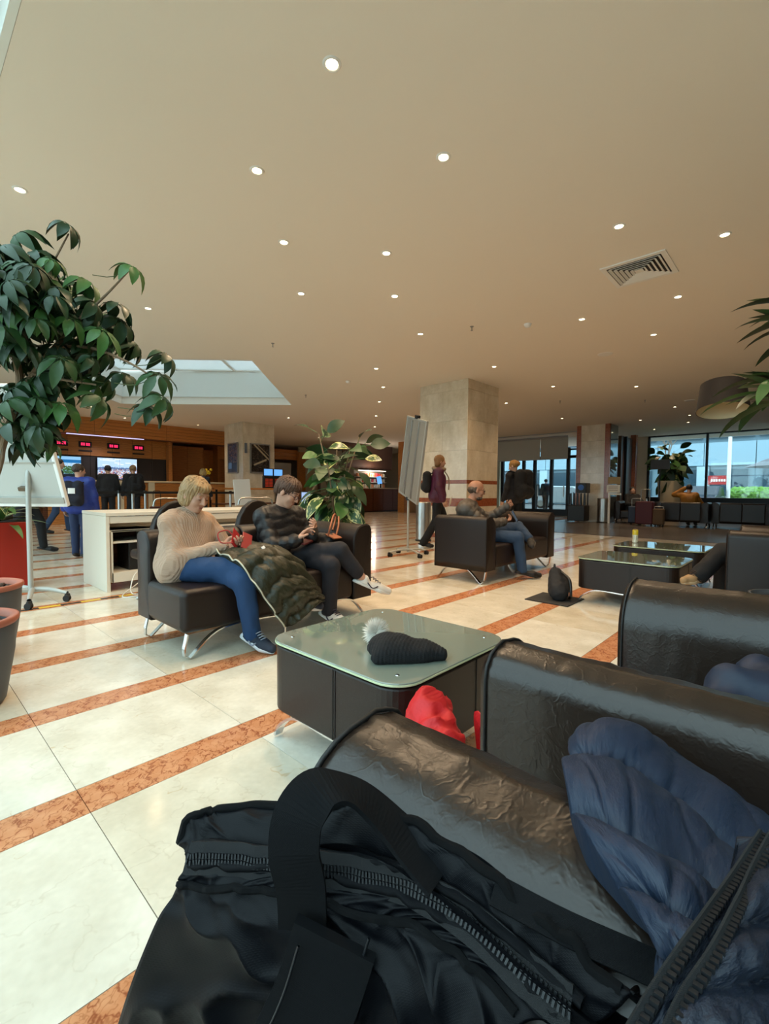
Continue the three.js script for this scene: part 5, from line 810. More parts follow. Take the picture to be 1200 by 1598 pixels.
function strapPlant(name, label, base, crowns, n, L, W, seed, mats, pot) {
  const o = thing(name, label, 'plant', base), r = rng(seed);
  if (pot) part(o, 'pot', lathe([[0, 0], [pot[0] * 0.8, 0], [pot[0], pot[1]], [pot[0] * 0.9, pot[1]], [pot[0] * 0.9, pot[1] - 0.05], [0, pot[1] - 0.05]], 28), M.potGrey);
  const gs = [0.6, 0.9, 1.25, 1.5].map((d, k) => { const n2 = 9, g = blade(L * (0.85 + 0.1 * k), W, 0, 0.3, n2, 1, 0.12), P = g.attributes.position; for (let i = 0; i < P.count; i++) { const t = P.getZ(i) / (L * (0.85 + 0.1 * k)), a = t * d; P.setXYZ(i, P.getX(i), P.getY(i) * Math.cos(a) - L * 0.5 * (1 - Math.cos(a * 1.3)), L * (0.85 + 0.1 * k) * Math.sin(Math.min(a, 1.45)) / d); } g.computeVertexNormals(); return g; });
  for (const [x, y, z, bx = 0, bz = 0] of crowns) {
    if (y > 0.05) part(o, 'stem', taperTube([[bx, pot ? pot[1] - 0.05 : 0, bz], [(x + bx) / 2 + 0.03, y / 2, (z + bz) / 2], [x, y, z]], 0.03, 0.018, 14, 8), M.bark);
    for (let i = 0; i < n; i++) { const a = i * 2.4 + r(), d = V(Math.cos(a), 0.2 + 1.1 * r(), Math.sin(a)), m = part(o, 'leaf', gs[i % 4], mats[Math.floor(r() * mats.length)], [x, y + i / n * 0.16 - 0.08, z]); m.quaternion.copy(aimUp(d)); m.scale.setScalar(0.75 + r() * 0.4); }
  }
  return o;
}
strapPlant('dragon_tree', 'tall dragon tree with arching strap leaves standing beside the lamp', [3.9, 0, -0.08], [[0.0, 1.66, -0.03], [0.06, 2.1, 0.06, 0.06, 0.04]], 56, 0.44, 0.056, 41, [M.leaf, M.leafDeep, M.leafLight], [0.22, 0.4]);
strapPlant('striped_plant', 'leafy green plant with pale striped leaves growing in the red planter', [0.83, 0.7, -6.25], [[0, 0.02, 0]], 20, 0.42, 0.04, 47, [M.leafVar[0], M.leafLight, M.leaf]);

// ================= RECEPTION AND BACKGROUND =================
{
  const Z = -18, w = structure('wall_reception');
  // frieze of horizontal boards
  for (let k = 0; k < 5; k++) for (let i = 0; i < 3; i++) part(w, 'plank', box(2.39, 0.108, 0.03, 3.7 + i * 2.4, 2.95 + k * 0.115, Z), M.wood);
  part(w, 'frieze_core', box(7.3, 0.6, 0.3, 6.1, 3.17, Z - 0.18), M.woodDark);
  // back wall panels
  for (let i = 0; i < 7; i++) part(w, 'wood_panel', box(0.69, 0.72, 0.03, 3.3 + i * 0.7, 2.6, -19.05), M.wood);
  for (let i = 0; i < 7; i++) part(w, 'dark_panel', box(0.69, 1.0, 0.03, 3.3 + i * 0.7, 1.73, -19.1), std(0x2b2522, 0.6));
  for (let i = 0; i < 7; i++) part(w, 'wood_panel', box(0.69, 1.2, 0.03, 3.3 + i * 0.7, 0.6, -19.1), M.woodDark);
  part(w, 'post', box(0.14, 3.1, 0.25, 7.75, 1.55, -18.9), M.wood);
  part(w, 'panel_core', box(5.2, 3.4, 0.1, 5.4, 1.7, -19.2), M.woodDark);
  const back = structure('wall_lobby_back');
  for (let i = 0; i < 6; i++) part(back, 'wood_panel', box(0.74, 3.0, 0.04, 8.3 + i * 0.75, 1.5, -21 - (i > 2 ? 1 : 0)), M.wood);
  part(back, 'passage_wall', box(0.1, CEIL, 5, 11.2, CEIL / 2, -24), M.wood); part(back, 'passage_wall', box(0.1, CEIL, 5, 12.7, CEIL / 2, -24), M.wood); part(back, 'passage_lintel', box(1.5, 0.9, 0.1, 11.95, 3.0, -21.6), M.wood);
  for (let i = 0; i < 3; i++) part(back, 'plank', box(2.4, 0.17, 0.04, 14.0, 2.75 + i * 0.18, -20.5), M.wood);
  part(back, 'wood_post', box(0.4, 3.1, 0.2, 15.3, 1.55, -20.3), M.wood); part(back, 'cream_panel', box(4.5, 3.4, 0.1, 17.6, 1.7, -20.6), std(0xcdb793, 0.7)); part(back, 'wood_post', box(0.12, 3.2, 0.15, 16.6, 1.6, -20.4), M.woodDark);
  part(back, 'pale_panel', box(2.2, 2.5, 0.06, 13.8, 1.25, -20.7), std(0xb9b2a4, 0.7));
  const led = thing('led_strip', 'thin pale light strip under the wooden frieze above the screens', 'light', [5.3, 2.87, -18.05]); part(led, 'diffuser', box(2.4, 0.025, 0.05), new THREE.MeshStandardMaterial({ color: 0xffffff, emissive: new THREE.Color(0xc9c4ff), emissiveIntensity: 1.2 }));
  const ls = new THREE.SpotLight(new THREE.Color().setRGB(0.9, 0.85, 1), 4, 0, 1.2, 0.8, 2); ls.position.set(0, -0.06, 0); ls.target.position.set(0, -2, -0.4); ls.castShadow = true; led.add(ls, ls.target);
  // clocks with red displays
  const red = new THREE.MeshStandardMaterial({ color: 0x200004, emissive: new THREE.Color().setRGB(1, 0.03, 0.12), emissiveIntensity: 1.5 });
  [[4.156, 'next to the whiteboard edge'], [4.88, 'above the dark panel left of the big screen'], [5.78, 'above the big crowd screen'], [6.64, 'beside the end post of the desk wall']].forEach(([x, t]) => { const c = thing('digital_clock', `wall clock with glowing red digits ${t}`, 'clock', [x, 2.63, -19.0]); part(c, 'housing', rbox(0.4, 0.2, 0.06, 0.01), M.blackPlastic); for (const dx of [-0.11, -0.045, 0.045, 0.11]) part(c, 'lit_digits', box(0.05, 0.1, 0.004, dx, 0, 0.032), red); part(c, 'city_plate', box(0.42, 0.06, 0.01, 0, -0.23, 0), std(0x2a1a10, 0.6)); });
  // screens
  const r = rng(77);
  const crowd = canvasTex(384, 216, (g, W, H) => { g.fillStyle = '#bfe0ff'; g.fillRect(0, 0, W, H); g.fillStyle = '#e8f4ff'; for (let i = 0; i < 14; i++) g.fillRect(r() * W, r() * 80, 60, 12); g.fillStyle = '#4a6a9a'; for (let i = 0; i < 40; i++) g.fillRect(i * 10, 88 + r() * 14, 9, 30); const c = ['#dfe6f5', '#c9452f', '#2a3f78', '#e8d9c8', '#7a2f5a', '#f3f3f8', '#3a5ca8', '#e09a4a']; for (let i = 0; i < 900; i++) { const y = 108 + r() * 108; g.fillStyle = c[Math.floor(r() * 8)]; g.fillRect(r() * W, y, 4 + (y - 100) * 0.05, 5 + (y - 100) * 0.06); } g.fillStyle = '#7d93a8'; g.fillRect(210, 10, 3, 90); });
  const sea = canvasTex(256, 216, (g, W, H) => { g.fillStyle = '#8fc6ee'; g.fillRect(0, 0, W, H); g.fillStyle = '#1d6fae'; g.fillRect(0, 30, W, 30); g.fillStyle = '#cfdfe8'; for (let i = 0; i < 260; i++) g.fillRect(r() * W, 62 + r() * 60, 12, 4); for (let i = 0; i < 600; i++) { g.fillStyle = ['#2f5a24', '#47752c', '#1d3b18'][Math.floor(r() * 3)]; g.fillRect(70 + r() * 186, 90 + r() * 70, 7, 6); } g.fillStyle = '#1a2430'; g.fillRect(0, 165, W, 51); });
  const tv = (label, x, y, W, H, map) => { const o = thing('wall_screen', label, 'screen', [x, y, -18.98]); part(o, 'housing', rbox(W + 0.04, H + 0.04, 0.05, 0.008), M.blackPlastic); part(o, 'display', new THREE.PlaneGeometry(W, H).translate(0, 0, 0.028), new THREE.MeshStandardMaterial({ color: 0x000000, roughness: 0.3, emissive: 0xffffff, emissiveMap: map, emissiveIntensity: 1.1 })); };
  tv('wall screen showing a bright crowd under a pale sky', 5.9, 1.8, 1.32, 0.76, crowd); tv('wall screen showing water and a green bush', 4.25, 1.78, 0.95, 0.78, sea);
  // reception desk
  const d = thing('reception_desk', 'long wooden reception desk with pale end panels and a cream top', 'desk', [3.4, 0, -16.6]);
  for (let i = 0; i < 4; i++) { for (let k = 0; k < 3; k++) part(d, 'front_board', box(i === 2 ? 0.72 : 0.98, 0.41, 0.04, 0.3 + i * 0.95, 0.2 + k * 0.425, 0.3), M.wood); if (i) part(d, 'pale_panel', box(0.2, 1.28, 0.05, 0.3 + i * 0.95 - 0.47, 0.64, 0.31), std(0xd8c9a8, 0.6)); }
  part(d, 'carcass', box(5.6, 1.26, 0.5, 2.5, 0.63, 0), M.woodDark); part(d, 'worktop', rbox(5.8, 0.05, 0.75, 0.01, 2.5, 1.3, 0.02), std(0xd9c7a2, 0.4)); for (let i = 0; i < 2; i++) part(d, 'front_board', box(0.9, 1.25, 0.04, 4.1 + i * 0.95, 0.63, 0.3), M.wood);
  // belt barrier
  for (const [x, z] of [[3.75, -12], [4.15, -12.3], [4.55, -12.6], [6.7, -12.2]]) { const p = thing('barrier_post', 'polished steel queue post carrying a black belt', 'barrier post', [x, 0, z], 0, 'queue posts before the reception desk'); part(p, 'base', cyl(0.17, 0.15, 0.03, 22), M.steel); part(p, 'tube', cyl(0.035, 0.035, 0.92, 14, 0, 0.03, 0), M.steel); part(p, 'head', cyl(0.04, 0.04, 0.07, 14, 0, 0.95, 0), M.blackPlastic); }
  solo('barrier_belt', 'black belt strung between the queue posts', 'belt', merge([box(2.9, 0.06, 0.004).rotateY(-0.07).translate(5.25, 0.97, -12.1), box(1.2, 0.06, 0.004, 3.15, 0.97, -12), box(0.9, 0.06, 0.004).rotateY(0.64).translate(4.15, 0.97, -12.3)]), M.blackPlastic);
  // suitcase with raised handle by the counter
  const sc = thing('trolley_case', 'small dark red trolley case with raised handle by the reception desk', 'suitcase', [5.45, 0, -14.2]); part(sc, 'shell', rbox(0.36, 0.5, 0.24, 0.04, 0, 0.3, 0), std(0x4a1512, 0.5)); part(sc, 'handle', tube([[-0.1, 0.5, 0], [-0.1, 1.0, 0], [0.1, 1.0, 0], [0.1, 0.5, 0]], 0.01, 30, 6, false, 0.1), M.darkFrame); for (const x of [-0.13, 0.13]) part(sc, 'wheel', cyl(0.03, 0.03, 0.02, 10).rotateZ(Math.PI / 2).translate(x, 0.03, 0), M.rubber);
  const fl = thing('flower_vase', 'vase of yellow flowers on the reception desk end', 'flowers', [8.1, 1.325, -16.55]); part(fl, 'vase', lathe([[0, 0], [0.06, 0], [0.08, 0.1], [0.05, 0.18], [0.06, 0.2]], 16), std(0x6a7a70, 0.3)); for (let i = 0; i < 14; i++) part(fl, 'flower', new THREE.IcosahedronGeometry(0.045, 1), std(0xd8bd22, 0.7), [(r() - 0.5) * 0.3, 0.28 + r() * 0.2, (r() - 0.5) * 0.3]);
  // pictures, plate and information screens on and before the far column
  const frame = (name, label, p, turn, W, H, map) => { const o = thing(name, label, 'picture', p, turn); part(o, 'frame', [box(W + 0.08, 0.04, 0.04, 0, H / 2 + 0.02, 0), box(W + 0.08, 0.04, 0.04, 0, -H / 2 - 0.02, 0), box(0.04, H, 0.04, W / 2 + 0.02, 0, 0), box(0.04, H, 0.04, -W / 2 - 0.02, 0, 0)], M.satin); part(o, 'print', new THREE.PlaneGeometry(W, H).translate(0, 0, 0.006), new THREE.MeshStandardMaterial({ map, roughness: 0.25 })); part(o, 'backing', box(W, H, 0.01), M.blackPlastic); };
  const aerial = canvasTex(200, 280, (g, W, H) => { g.fillStyle = '#2b2522'; g.fillRect(0, 0, W, H); for (let i = 0; i < 260; i++) { g.fillStyle = ['#4a4038', '#1d1916', '#5a4c40', '#3a3430'][Math.floor(r() * 4)]; g.fillRect(r() * W, r() * H, 14, 9); } g.lineWidth = 16; g.strokeStyle = '#b9a98c'; g.beginPath(); g.moveTo(30, 0); g.lineTo(200, 150); g.stroke(); g.lineWidth = 6; g.beginPath(); g.moveTo(70, 0); g.lineTo(200, 110); g.stroke(); g.lineWidth = 18; g.beginPath(); g.moveTo(30, 210); g.lineTo(170, 150); g.stroke(); });
  const town = canvasTex(160, 280, (g, W, H) => { g.fillStyle = '#3a4258'; g.fillRect(0, 0, W, H); for (let i = 0; i < 300; i++) { g.fillStyle = ['#55607e', '#2c3244', '#7a6a64', '#44506e'][Math.floor(r() * 4)]; g.fillRect(r() * W, r() * 180, 12, 9); } g.fillStyle = '#5f86b8'; g.fillRect(0, 185, 60, 60); g.fillStyle = '#27324a'; g.fillRect(60, 190, 100, 90); });
  frame('framed_picture', 'framed aerial photograph on the far column above the info screens', [9.32, 2.2, -14.81], 0, 0.74, 0.98, aerial); frame('framed_picture', 'framed bluish town photograph on the side face of the far column', [8.61, 2.2, -15.48], -Math.PI / 2, 0.62, 1.02, town);
  solo('column_plate', 'small grey notice plate at the corner of the far column', 'plate', box(0.1, 0.36, 0.015), std(0x66707a, 0.5), [8.76, 2.54, -14.84]);
  const t = thing('info_table', 'narrow wooden side table before the far column', 'table', [8.3, 0, -13.9]); part(t, 'top', rbox(2.7, 0.06, 0.5, 0.01, 0, 1.09, 0), M.wood); part(t, 'shelf', rbox(2.5, 0.05, 0.4, 0.01, 0, 0.6, 0), M.woodDark); for (const [x, z] of [[-1.25, -0.2], [1.25, -0.2], [-1.25, 0.2], [1.25, 0.2]]) part(t, 'leg', box(0.05, 1.06, 0.05, x, 0.53, z), M.darkFrame);
  const inf = thing('info_screens', 'black information stand with two blue screens and red lit lines', 'screen', [9.25, 1.12, -13.9]); part(inf, 'stand', rbox(0.78, 0.42, 0.12, 0.01, 0, 0.21, 0), M.blackPlastic);
  const bl = new THREE.MeshStandardMaterial({ color: 0x05070a, emissive: new THREE.Color(0x6fb4ff), emissiveIntensity: 1.1 }), rl = new THREE.MeshStandardMaterial({ color: 0x100202, emissive: new THREE.Color(0xc03a20), emissiveIntensity: 0.6 });
  for (const s of [-1, 1]) { part(inf, 'screen_housing', rbox(0.38, 0.26, 0.05, 0.008, s * 0.2, 0.55, 0), M.blackPlastic); part(inf, 'screen', box(0.34, 0.22, 0.004, s * 0.2, 0.55, 0.028), bl); for (let k = 0; k < 6; k++) for (const q of [-1, 1]) part(inf, 'lit_line', box(0.13, 0.025, 0.004, s * 0.2 + q * 0.08, 0.06 + k * 0.05, 0.064), rl); }
  const sg = thing('notice_easel', 'blank white notice board standing behind the desk chairs', 'sign', [5.9, 0, -10]); part(sg, 'panel', rbox(0.44, 0.62, 0.02, 0.004, 0, 1.0, 0), M.white, [0, 0, 0], [-0.08, 0, 0.05]); part(sg, 'post', cyl(0.012, 0.012, 0.7, 8), M.satin); part(sg, 'foot', cyl(0.16, 0.15, 0.02, 18), M.satin);
  // shop counter with lit display
  const s = thing('shop_counter', 'dark wooden shop counter with a lit display beyond the rubber plant', 'counter', [17.2, 0, -16.6]); for (let i = 0; i < 4; i++) part(s, 'front_panel', box(0.72, 1.1, 0.05, -0.9 + i * 0.74, 0.6, 0.35), M.woodDark); part(s, 'worktop', rbox(3.1, 0.05, 0.8, 0.01, 0.2, 1.18, 0), std(0xb9a58a, 0.4)); part(s, 'carcass', box(2.9, 1.1, 0.6, 0.2, 0.6, 0), M.woodDark); part(s, 'plinth', box(2.9, 0.1, 0.62, 0.2, 0.05, 0), M.blackPlastic);
  const goods = thing('goods_display', 'brightly lit shelf of red and white goods above the shop counter', 'display', [17.0, 1.21, -16.9]); part(goods, 'back_panel', box(2.2, 0.9, 0.04, 0.2, 0.45, -0.15), std(0x6a5f55, 0.7)); for (let k = 0; k < 3; k++) { part(goods, 'shelf', box(2.1, 0.02, 0.28, 0.2, k * 0.28, 0), std(0xd8d2c8, 0.5)); for (let i = 0; i < 12; i++) part(goods, 'packet', rbox(0.12, 0.14 + 0.06 * r(), 0.12, 0.01, -0.75 + i * 0.17, k * 0.28 + 0.1, 0), std([0xd8483a, 0xe8e2d4, 0xd98a5a, 0xc23a44, 0xf0ead8][Math.floor(r() * 5)], 0.6)); }
  part(goods, 'light_tube', box(2.0, 0.03, 0.04, 0.2, 0.88, 0.1), new THREE.MeshStandardMaterial({ color: 0xffffff, emissive: new THREE.Color(0xfff0d8), emissiveIntensity: 4 })); const gl = new THREE.PointLight(new THREE.Color().setRGB(1, 0.9, 0.75), 3, 0, 2); gl.position.set(0.2, 0.83, 0.22); gl.castShadow = true; goods.add(gl);
  const pos = thing('till_screen', 'small tilted blue till screen on the shop counter', 'screen', [17.35, 1.21, -16.35], -0.3); part(pos, 'screen', box(0.26, 0.4, 0.02, 0, 0.4, 0), bl, [0, 0, 0], [-0.1, 0, 0.15]); part(pos, 'stand', cyl(0.05, 0.03, 0.22, 10), M.blackPlastic);
  const pn = structure('wall_shop'); part(pn, 'panel', box(3.6, 1.3, 0.1, 17.2, 2.85, -17.1), std(0x4f3428, 0.6)); part(pn, 'wood_post', box(0.45, CEIL, 0.4, 17.5, CEIL / 2, -14.9), M.wood); part(pn, 'wood_post', box(0.9, CEIL, 0.3, 18.1, CEIL / 2, -14.8), std(0xb07b42, 0.5)); part(pn, 'lit_panel', box(0.5, 1.9, 0.05, 17.0, 1.6, -13.2), std(0x8f9fd0, 0.3));
  solo('light_switch', 'small square switch plate on the near stone column', 'switch', rbox(0.01, 0.12, 0.12, 0.004), M.satin, [8.49, 1.62, -6.2]);
}
// ---------- things by the entrance and window ----------
{
  const rk = thing('wheeled_rack', 'black wheeled rack with bottle-like tubes at the pier by the doors', 'rack', [16.7, 0, -6.1]); part(rk, 'cart', rbox(0.5, 0.55, 0.6, 0.03, 0, 0.32, 0), M.blackPlastic); part(rk, 'upper_box', rbox(0.4, 0.35, 0.35, 0.02, 0, 1.2, 0.15), M.blackPlastic); part(rk, 'label_disc', cyl(0.1, 0.1, 0.01, 18).rotateZ(Math.PI / 2).translate(-0.205, 1.22, 0.15), std(0x2a5fb0, 0.4)); for (let i = 0; i < 5; i++) part(rk, 'bottle', cyl(0.045, 0.03, 0.42, 10, -0.1, 0.6, -0.24 + i * 0.12), std(0x1a1a20, 0.2)); for (let i = 0; i < 2; i++) part(rk, 'upright', box(0.03, 0.9, 0.03, 0.2, 0.6, -0.25 + i * 0.5), M.darkFrame);
  const nt = thing('notice_stand', 'white stand with two printed notices at the edge of the pier', 'sign', [16.9, 0, -5.02]); part(nt, 'leg', box(0.07, 1.0, 0.05, 0, 0.5, -0.12), M.white); part(nt, 'arm', box(0.06, 0.06, 0.4, 0, 1.0, 0.05), M.white); part(nt, 'notice', box(0.015, 0.26, 0.42, 0, 1.18, 0), M.paper); part(nt, 'notice', box(0.015, 0.24, 0.4, 0, 1.46, 0.02), std(0xa08a60, 0.6)); for (let k = 0; k < 3; k++) part(nt, 'printed_line', box(0.004, 0.018, 0.3, -0.009, 1.12 + k * 0.06, 0), std(0x8a857a, 0.8));
  const tvs = thing('stand_monitor', 'black monitor on a pole in front of the plant at the street window', 'screen', [18.6, 0, -4.0]); part(tvs, 'panel', rbox(0.06, 0.34, 0.6, 0.01, 0, 2.05, 0), M.blackPlastic); part(tvs, 'pole', cyl(0.025, 0.025, 1.95, 10), M.darkFrame); part(tvs, 'foot', cyl(0.22, 0.2, 0.02, 18), M.darkFrame);
  const su = (label, x, z, w, h, d, m, hh, turn = 0) => { const o = thing('suitcase', label, 'suitcase', [x, 0, z], turn); part(o, 'shell', rbox(w, h, d, 0.04, 0, h / 2 + 0.06, 0), m); part(o, 'handle', tube([[0, h, -0.12], [0, hh, -0.12], [0, hh, 0.12], [0, h, 0.12]], 0.014, 30, 6, false, 0.1), M.satin); for (const s of [-1, 1]) part(o, 'wheel', cyl(0.035, 0.035, 0.03, 10).rotateX(Math.PI / 2).translate(0, 0.035, s * d * 0.35), M.rubber); };
  su('dark red suitcase with raised handle between the window sofas', 16.35, -3.9, 0.3, 0.72, 0.5, std(0x4b0f1c, 0.5), 1.15); su('dark blue suitcase beside the dark red one', 16.7, -4.25, 0.28, 0.55, 0.4, std(0x23324a, 0.5), 0.85);
  su('tan bag case standing against the end of the window sofa', 16.3, -3.5, 0.25, 0.5, 0.3, std(0x5a4632, 0.8), 0.62);
  const lt = thing('side_table', 'small pale blue table beside the window sofas', 'table', [18.2, 0, -0.6]); part(lt, 'top', rbox(0.7, 0.04, 0.7, 0.01, 0, 0.68, 0), std(0x9fb4bd, 0.3)); for (const [x, z] of [[-1, -1], [1, 1], [-1, 1], [1, -1]]) part(lt, 'leg', cyl(0.02, 0.02, 0.66, 8, x * 0.3, 0, z * 0.3), M.chrome);
}
// ================= OTHER PEOPLE =================
function stander(label, [x, z], yaw, H, c, o = {}) {
  const S = H / 1.72, f = [Math.sin(yaw), 0, Math.cos(yaw)], l = [Math.cos(yaw), 0, -Math.sin(yaw)], P = (a, y, b) => [x + (l[0] * a + f[0] * b) * S, y * S, z + (l[2] * a + f[2] * b) * S], st = o.stride ?? 0.06, b = o.bend ?? 0;
  const arm = o.arms ?? [[0.24, 1.14, 0.0, 0.26, 0.9, 0.08], [-0.24, 1.14, 0.0, -0.26, 0.9, 0.08]];
  return person(label, [x, 0, z], { pelvis: P(0, 0.97, 0), chest: P(0, 1.28, 0.02 + b * 0.5), neck: P(0, 1.44, 0.02 + b * 0.8), head: P(0, 1.6, 0.05 + b), yaw: yaw + (o.look ?? 0), pitch: o.nod ?? 0.1,
    shL: P(0.17, 1.4, 0.01 + b * 0.6), elL: P(arm[0][0], arm[0][1], arm[0][2]), wrL: P(arm[0][3], arm[0][4], arm[0][5]), shR: P(-0.17, 1.4, 0.01 + b * 0.6), elR: P(arm[1][0], arm[1][1], arm[1][2]), wrR: P(arm[1][3], arm[1][4], arm[1][5]),
    hipL: P(0.085, 0.93, 0), knL: P(0.09, 0.5, st * 0.9 + 0.02), anL: P(0.09, 0.09, st * 1.2), toeL: P(0.1, 0.042, st * 1.2 + 0.17), hipR: P(-0.085, 0.93, 0), knR: P(-0.09, 0.5, -st * 0.3 + 0.02), anR: P(-0.09, 0.09, -st * 1.6), toeR: P(-0.1, 0.042, -st * 1.6 + 0.17),
    handL: { dir: [f[0] * 0.4, -0.9, f[2] * 0.4], palm: mul3(l, -1), curl: 0.35, side: -1 }, handR: { dir: [f[0] * 0.4, -0.9, f[2] * 0.4], palm: l, curl: 0.35, side: 1 } }, { scale: S, far: true, cell: 0.018, shoe: blackShoe, ...c });
}
function rucksack(label, p, yaw, m, s = 1, patch) { const o = thing('backpack', label, 'backpack', p, yaw); part(o, 'body', sdf([{ a: [-0.08 * s, -0.15 * s, 0], b: [-0.08 * s, 0.15 * s, 0], r0: 0.09 * s }, { a: [0.08 * s, -0.15 * s, 0], b: [0.08 * s, 0.15 * s, 0], r0: 0.09 * s }, { a: [-0.06 * s, -0.12 * s, -0.06 * s], b: [0.06 * s, -0.08 * s, -0.06 * s], r0: 0.08 * s }], 0.014, { k: 0.04, disp: (x, y, z) => 0.008 * fbm(x * 12, y * 12, z * 12, 2) }), m); for (const k of [-1, 1]) part(o, 'strap', tube([[k * 0.1 * s, 0.18 * s, 0.06 * s], [k * 0.13 * s, 0.2 * s, 0.2 * s], [k * 0.13 * s, 0.02 * s, 0.24 * s], [k * 0.12 * s, -0.15 * s, 0.08 * s]], 0.014 * s, 20, 6), m); if (patch) part(o, 'badge', box(0.11 * s, 0.1 * s, 0.01, 0, 0.05 * s, -0.1 * s), patch); return o; }
const dark = (h) => std(h, 0.85);
stander('woman walking past the stone column in a purple jacket holding white paper', [7.0, -5.15], 0.75, 1.72, { top: { name: 'jacket', mat: puff(0x4a1230), d: 0.03, hem: true }, trousers: { name: 'trousers', mat: dark(0x0e0e10), flare: 0.06 }, hair: { color: 0x8a6238, extra: [[0, -0.03, -0.04, 0.085, 0.09, 0.06]] } }, { stride: 0.16, look: 0.15 });
rucksack('black backpack worn by the woman in the purple jacket', [6.87, 1.22, -5.29], 0.75, dark(0x121214), 0.85);
{ const s = thing('scarf', 'beige scarf around the neck of the woman in purple', 'scarf', [7.0, 1.4, -5.12]); part(s, 'wrap', tube([[0.09, 0.05, 0.0], [0.03, 0.06, 0.11], [-0.08, 0.05, 0.05], [-0.07, 0.08, -0.07], [0.05, 0.08, -0.08]], 0.035, 30, 8, true), std(0x8d7a63, 0.9)); part(s, 'tail', ribbon([[0.09, 0.04, 0.06], [0.15, -0.1, 0.12], [0.16, -0.32, 0.12]], 0.07, () => V(0.6, 0, 0.8), 0.02), std(0x8d7a63, 0.9)); }
solo('paper_sheets', 'white sheets of paper carried by the woman in purple', 'paper', rbox(0.26, 0.16, 0.008, 0.002), M.paper, [7.22, 0.86, -5.0], [0.2, 0.5, 0.2]);
stander('woman with a blonde ponytail and big black backpack standing before the doors', [8.6, -4.4], 2.9, 1.68, { top: { name: 'jacket', mat: dark(0x141418), hem: true }, trousers: { name: 'trousers', mat: dark(0x0d0d10) }, hair: { color: 0xa5763a, extra: [[0, 0.03, -0.1, 0.05, 0.05, 0.05]] } }, { nod: 0.3, look: 0.4 });
rucksack('large black backpack on the back of the blonde woman before the doors', [8.57, 1.2, -4.2], 2.9, dark(0x0c0c0f), 1.25);
stander('boy in a bright blue hooded coat standing beyond the desk', [1.98, -8.1], 2.6, 1.42, { top: { name: 'coat', mat: puff(0x17348c), d: 0.026, hem: true }, trousers: { name: 'jeans', mat: dark(0x1c2a4a) }, hair: { color: 0x3a2a1c, short: true } }, { look: -0.9 });
rucksack('navy school backpack with a white badge on the boy in blue', [1.87, 0.98, -7.93], 2.65, dark(0x141827), 0.8, M.white);
stander('traveller in black with a camera bag at the reception desk', [4.75, -14.0], 3.1, 1.72, { top: { name: 'jacket', mat: dark(0x121216), d: 0.03, hem: true }, trousers: { name: 'trousers', mat: dark(0x15161a) }, hair: { color: 0x8a6a48, short: true } });
rucksack('black backpack on the traveller at the reception desk', [4.74, 1.2, -13.8], 3.1, dark(0x0e0e12), 0.95);
stander('traveller in a dark cap and coat at the reception desk', [4.2, -14.3], 2.9, 1.7, { top: { name: 'coat', mat: dark(0x16161a), d: 0.03, hem: true }, trousers: { name: 'trousers', mat: dark(0x15161a) }, hair: { color: 0x15161c, short: true } });
stander('person in black trousers walking behind the whiteboard', [1.5, -9.3], 1.2, 1.75, { top: { name: 'coat', mat: dark(0x131315), d: 0.03, hem: true }, trousers: { name: 'trousers', mat: dark(0x0f0f12) }, hair: { color: 0x2a1e16, short: true } }, { stride: 0.2 });
stander('person in blue jeans walking far behind the whiteboard', [2.75, -13.0], 1.2, 1.75, { top: { name: 'coat', mat: dark(0x1b2430), d: 0.03, hem: true }, trousers: { name: 'jeans', mat: denim(0x2a3c58) }, hair: { color: 0x2a1e16, short: true } }, { stride: 0.16 });
stander('receptionist with tousled blonde hair behind the queue belt', [6.55, -13.6], 2.0, 1.68, { top: { name: 'coat', mat: dark(0x20242a), d: 0.03, hem: true }, trousers: { name: 'trousers', mat: dark(0x15161a) }, hair: { color: 0xa8854e, amp: 0.014, extra: [[0, -0.03, -0.05, 0.1, 0.08, 0.07]] } }, { look: 0.5 });
stander('person in jeans and patterned top standing at the street window', [13.3, -0.35], 1.0, 1.72, { top: { name: 'shirt', mat: dark(0x4a3a3a) }, trousers: { name: 'jeans', mat: denim(0x2c3f58) }, hair: { color: 0x2a1e16, short: true } });
stander('person in a dark jacket standing outside the glass doors', [24.2, -10.6], 1.6, 1.75, { top: { name: 'jacket', mat: dark(0x20303a), d: 0.03, hem: true }, trousers: { name: 'trousers', mat: dark(0x1a222a) }, hair: { color: 0x1a1512, short: true } });
stander('person with a bag standing outside the glass doors', [24.4, -11.3], 1.9, 1.72, { top: { name: 'jacket', mat: dark(0x2c3a44), d: 0.03, hem: true }, trousers: { name: 'trousers', mat: dark(0x1f262e) }, hair: { color: 0x1a1512, short: true } });
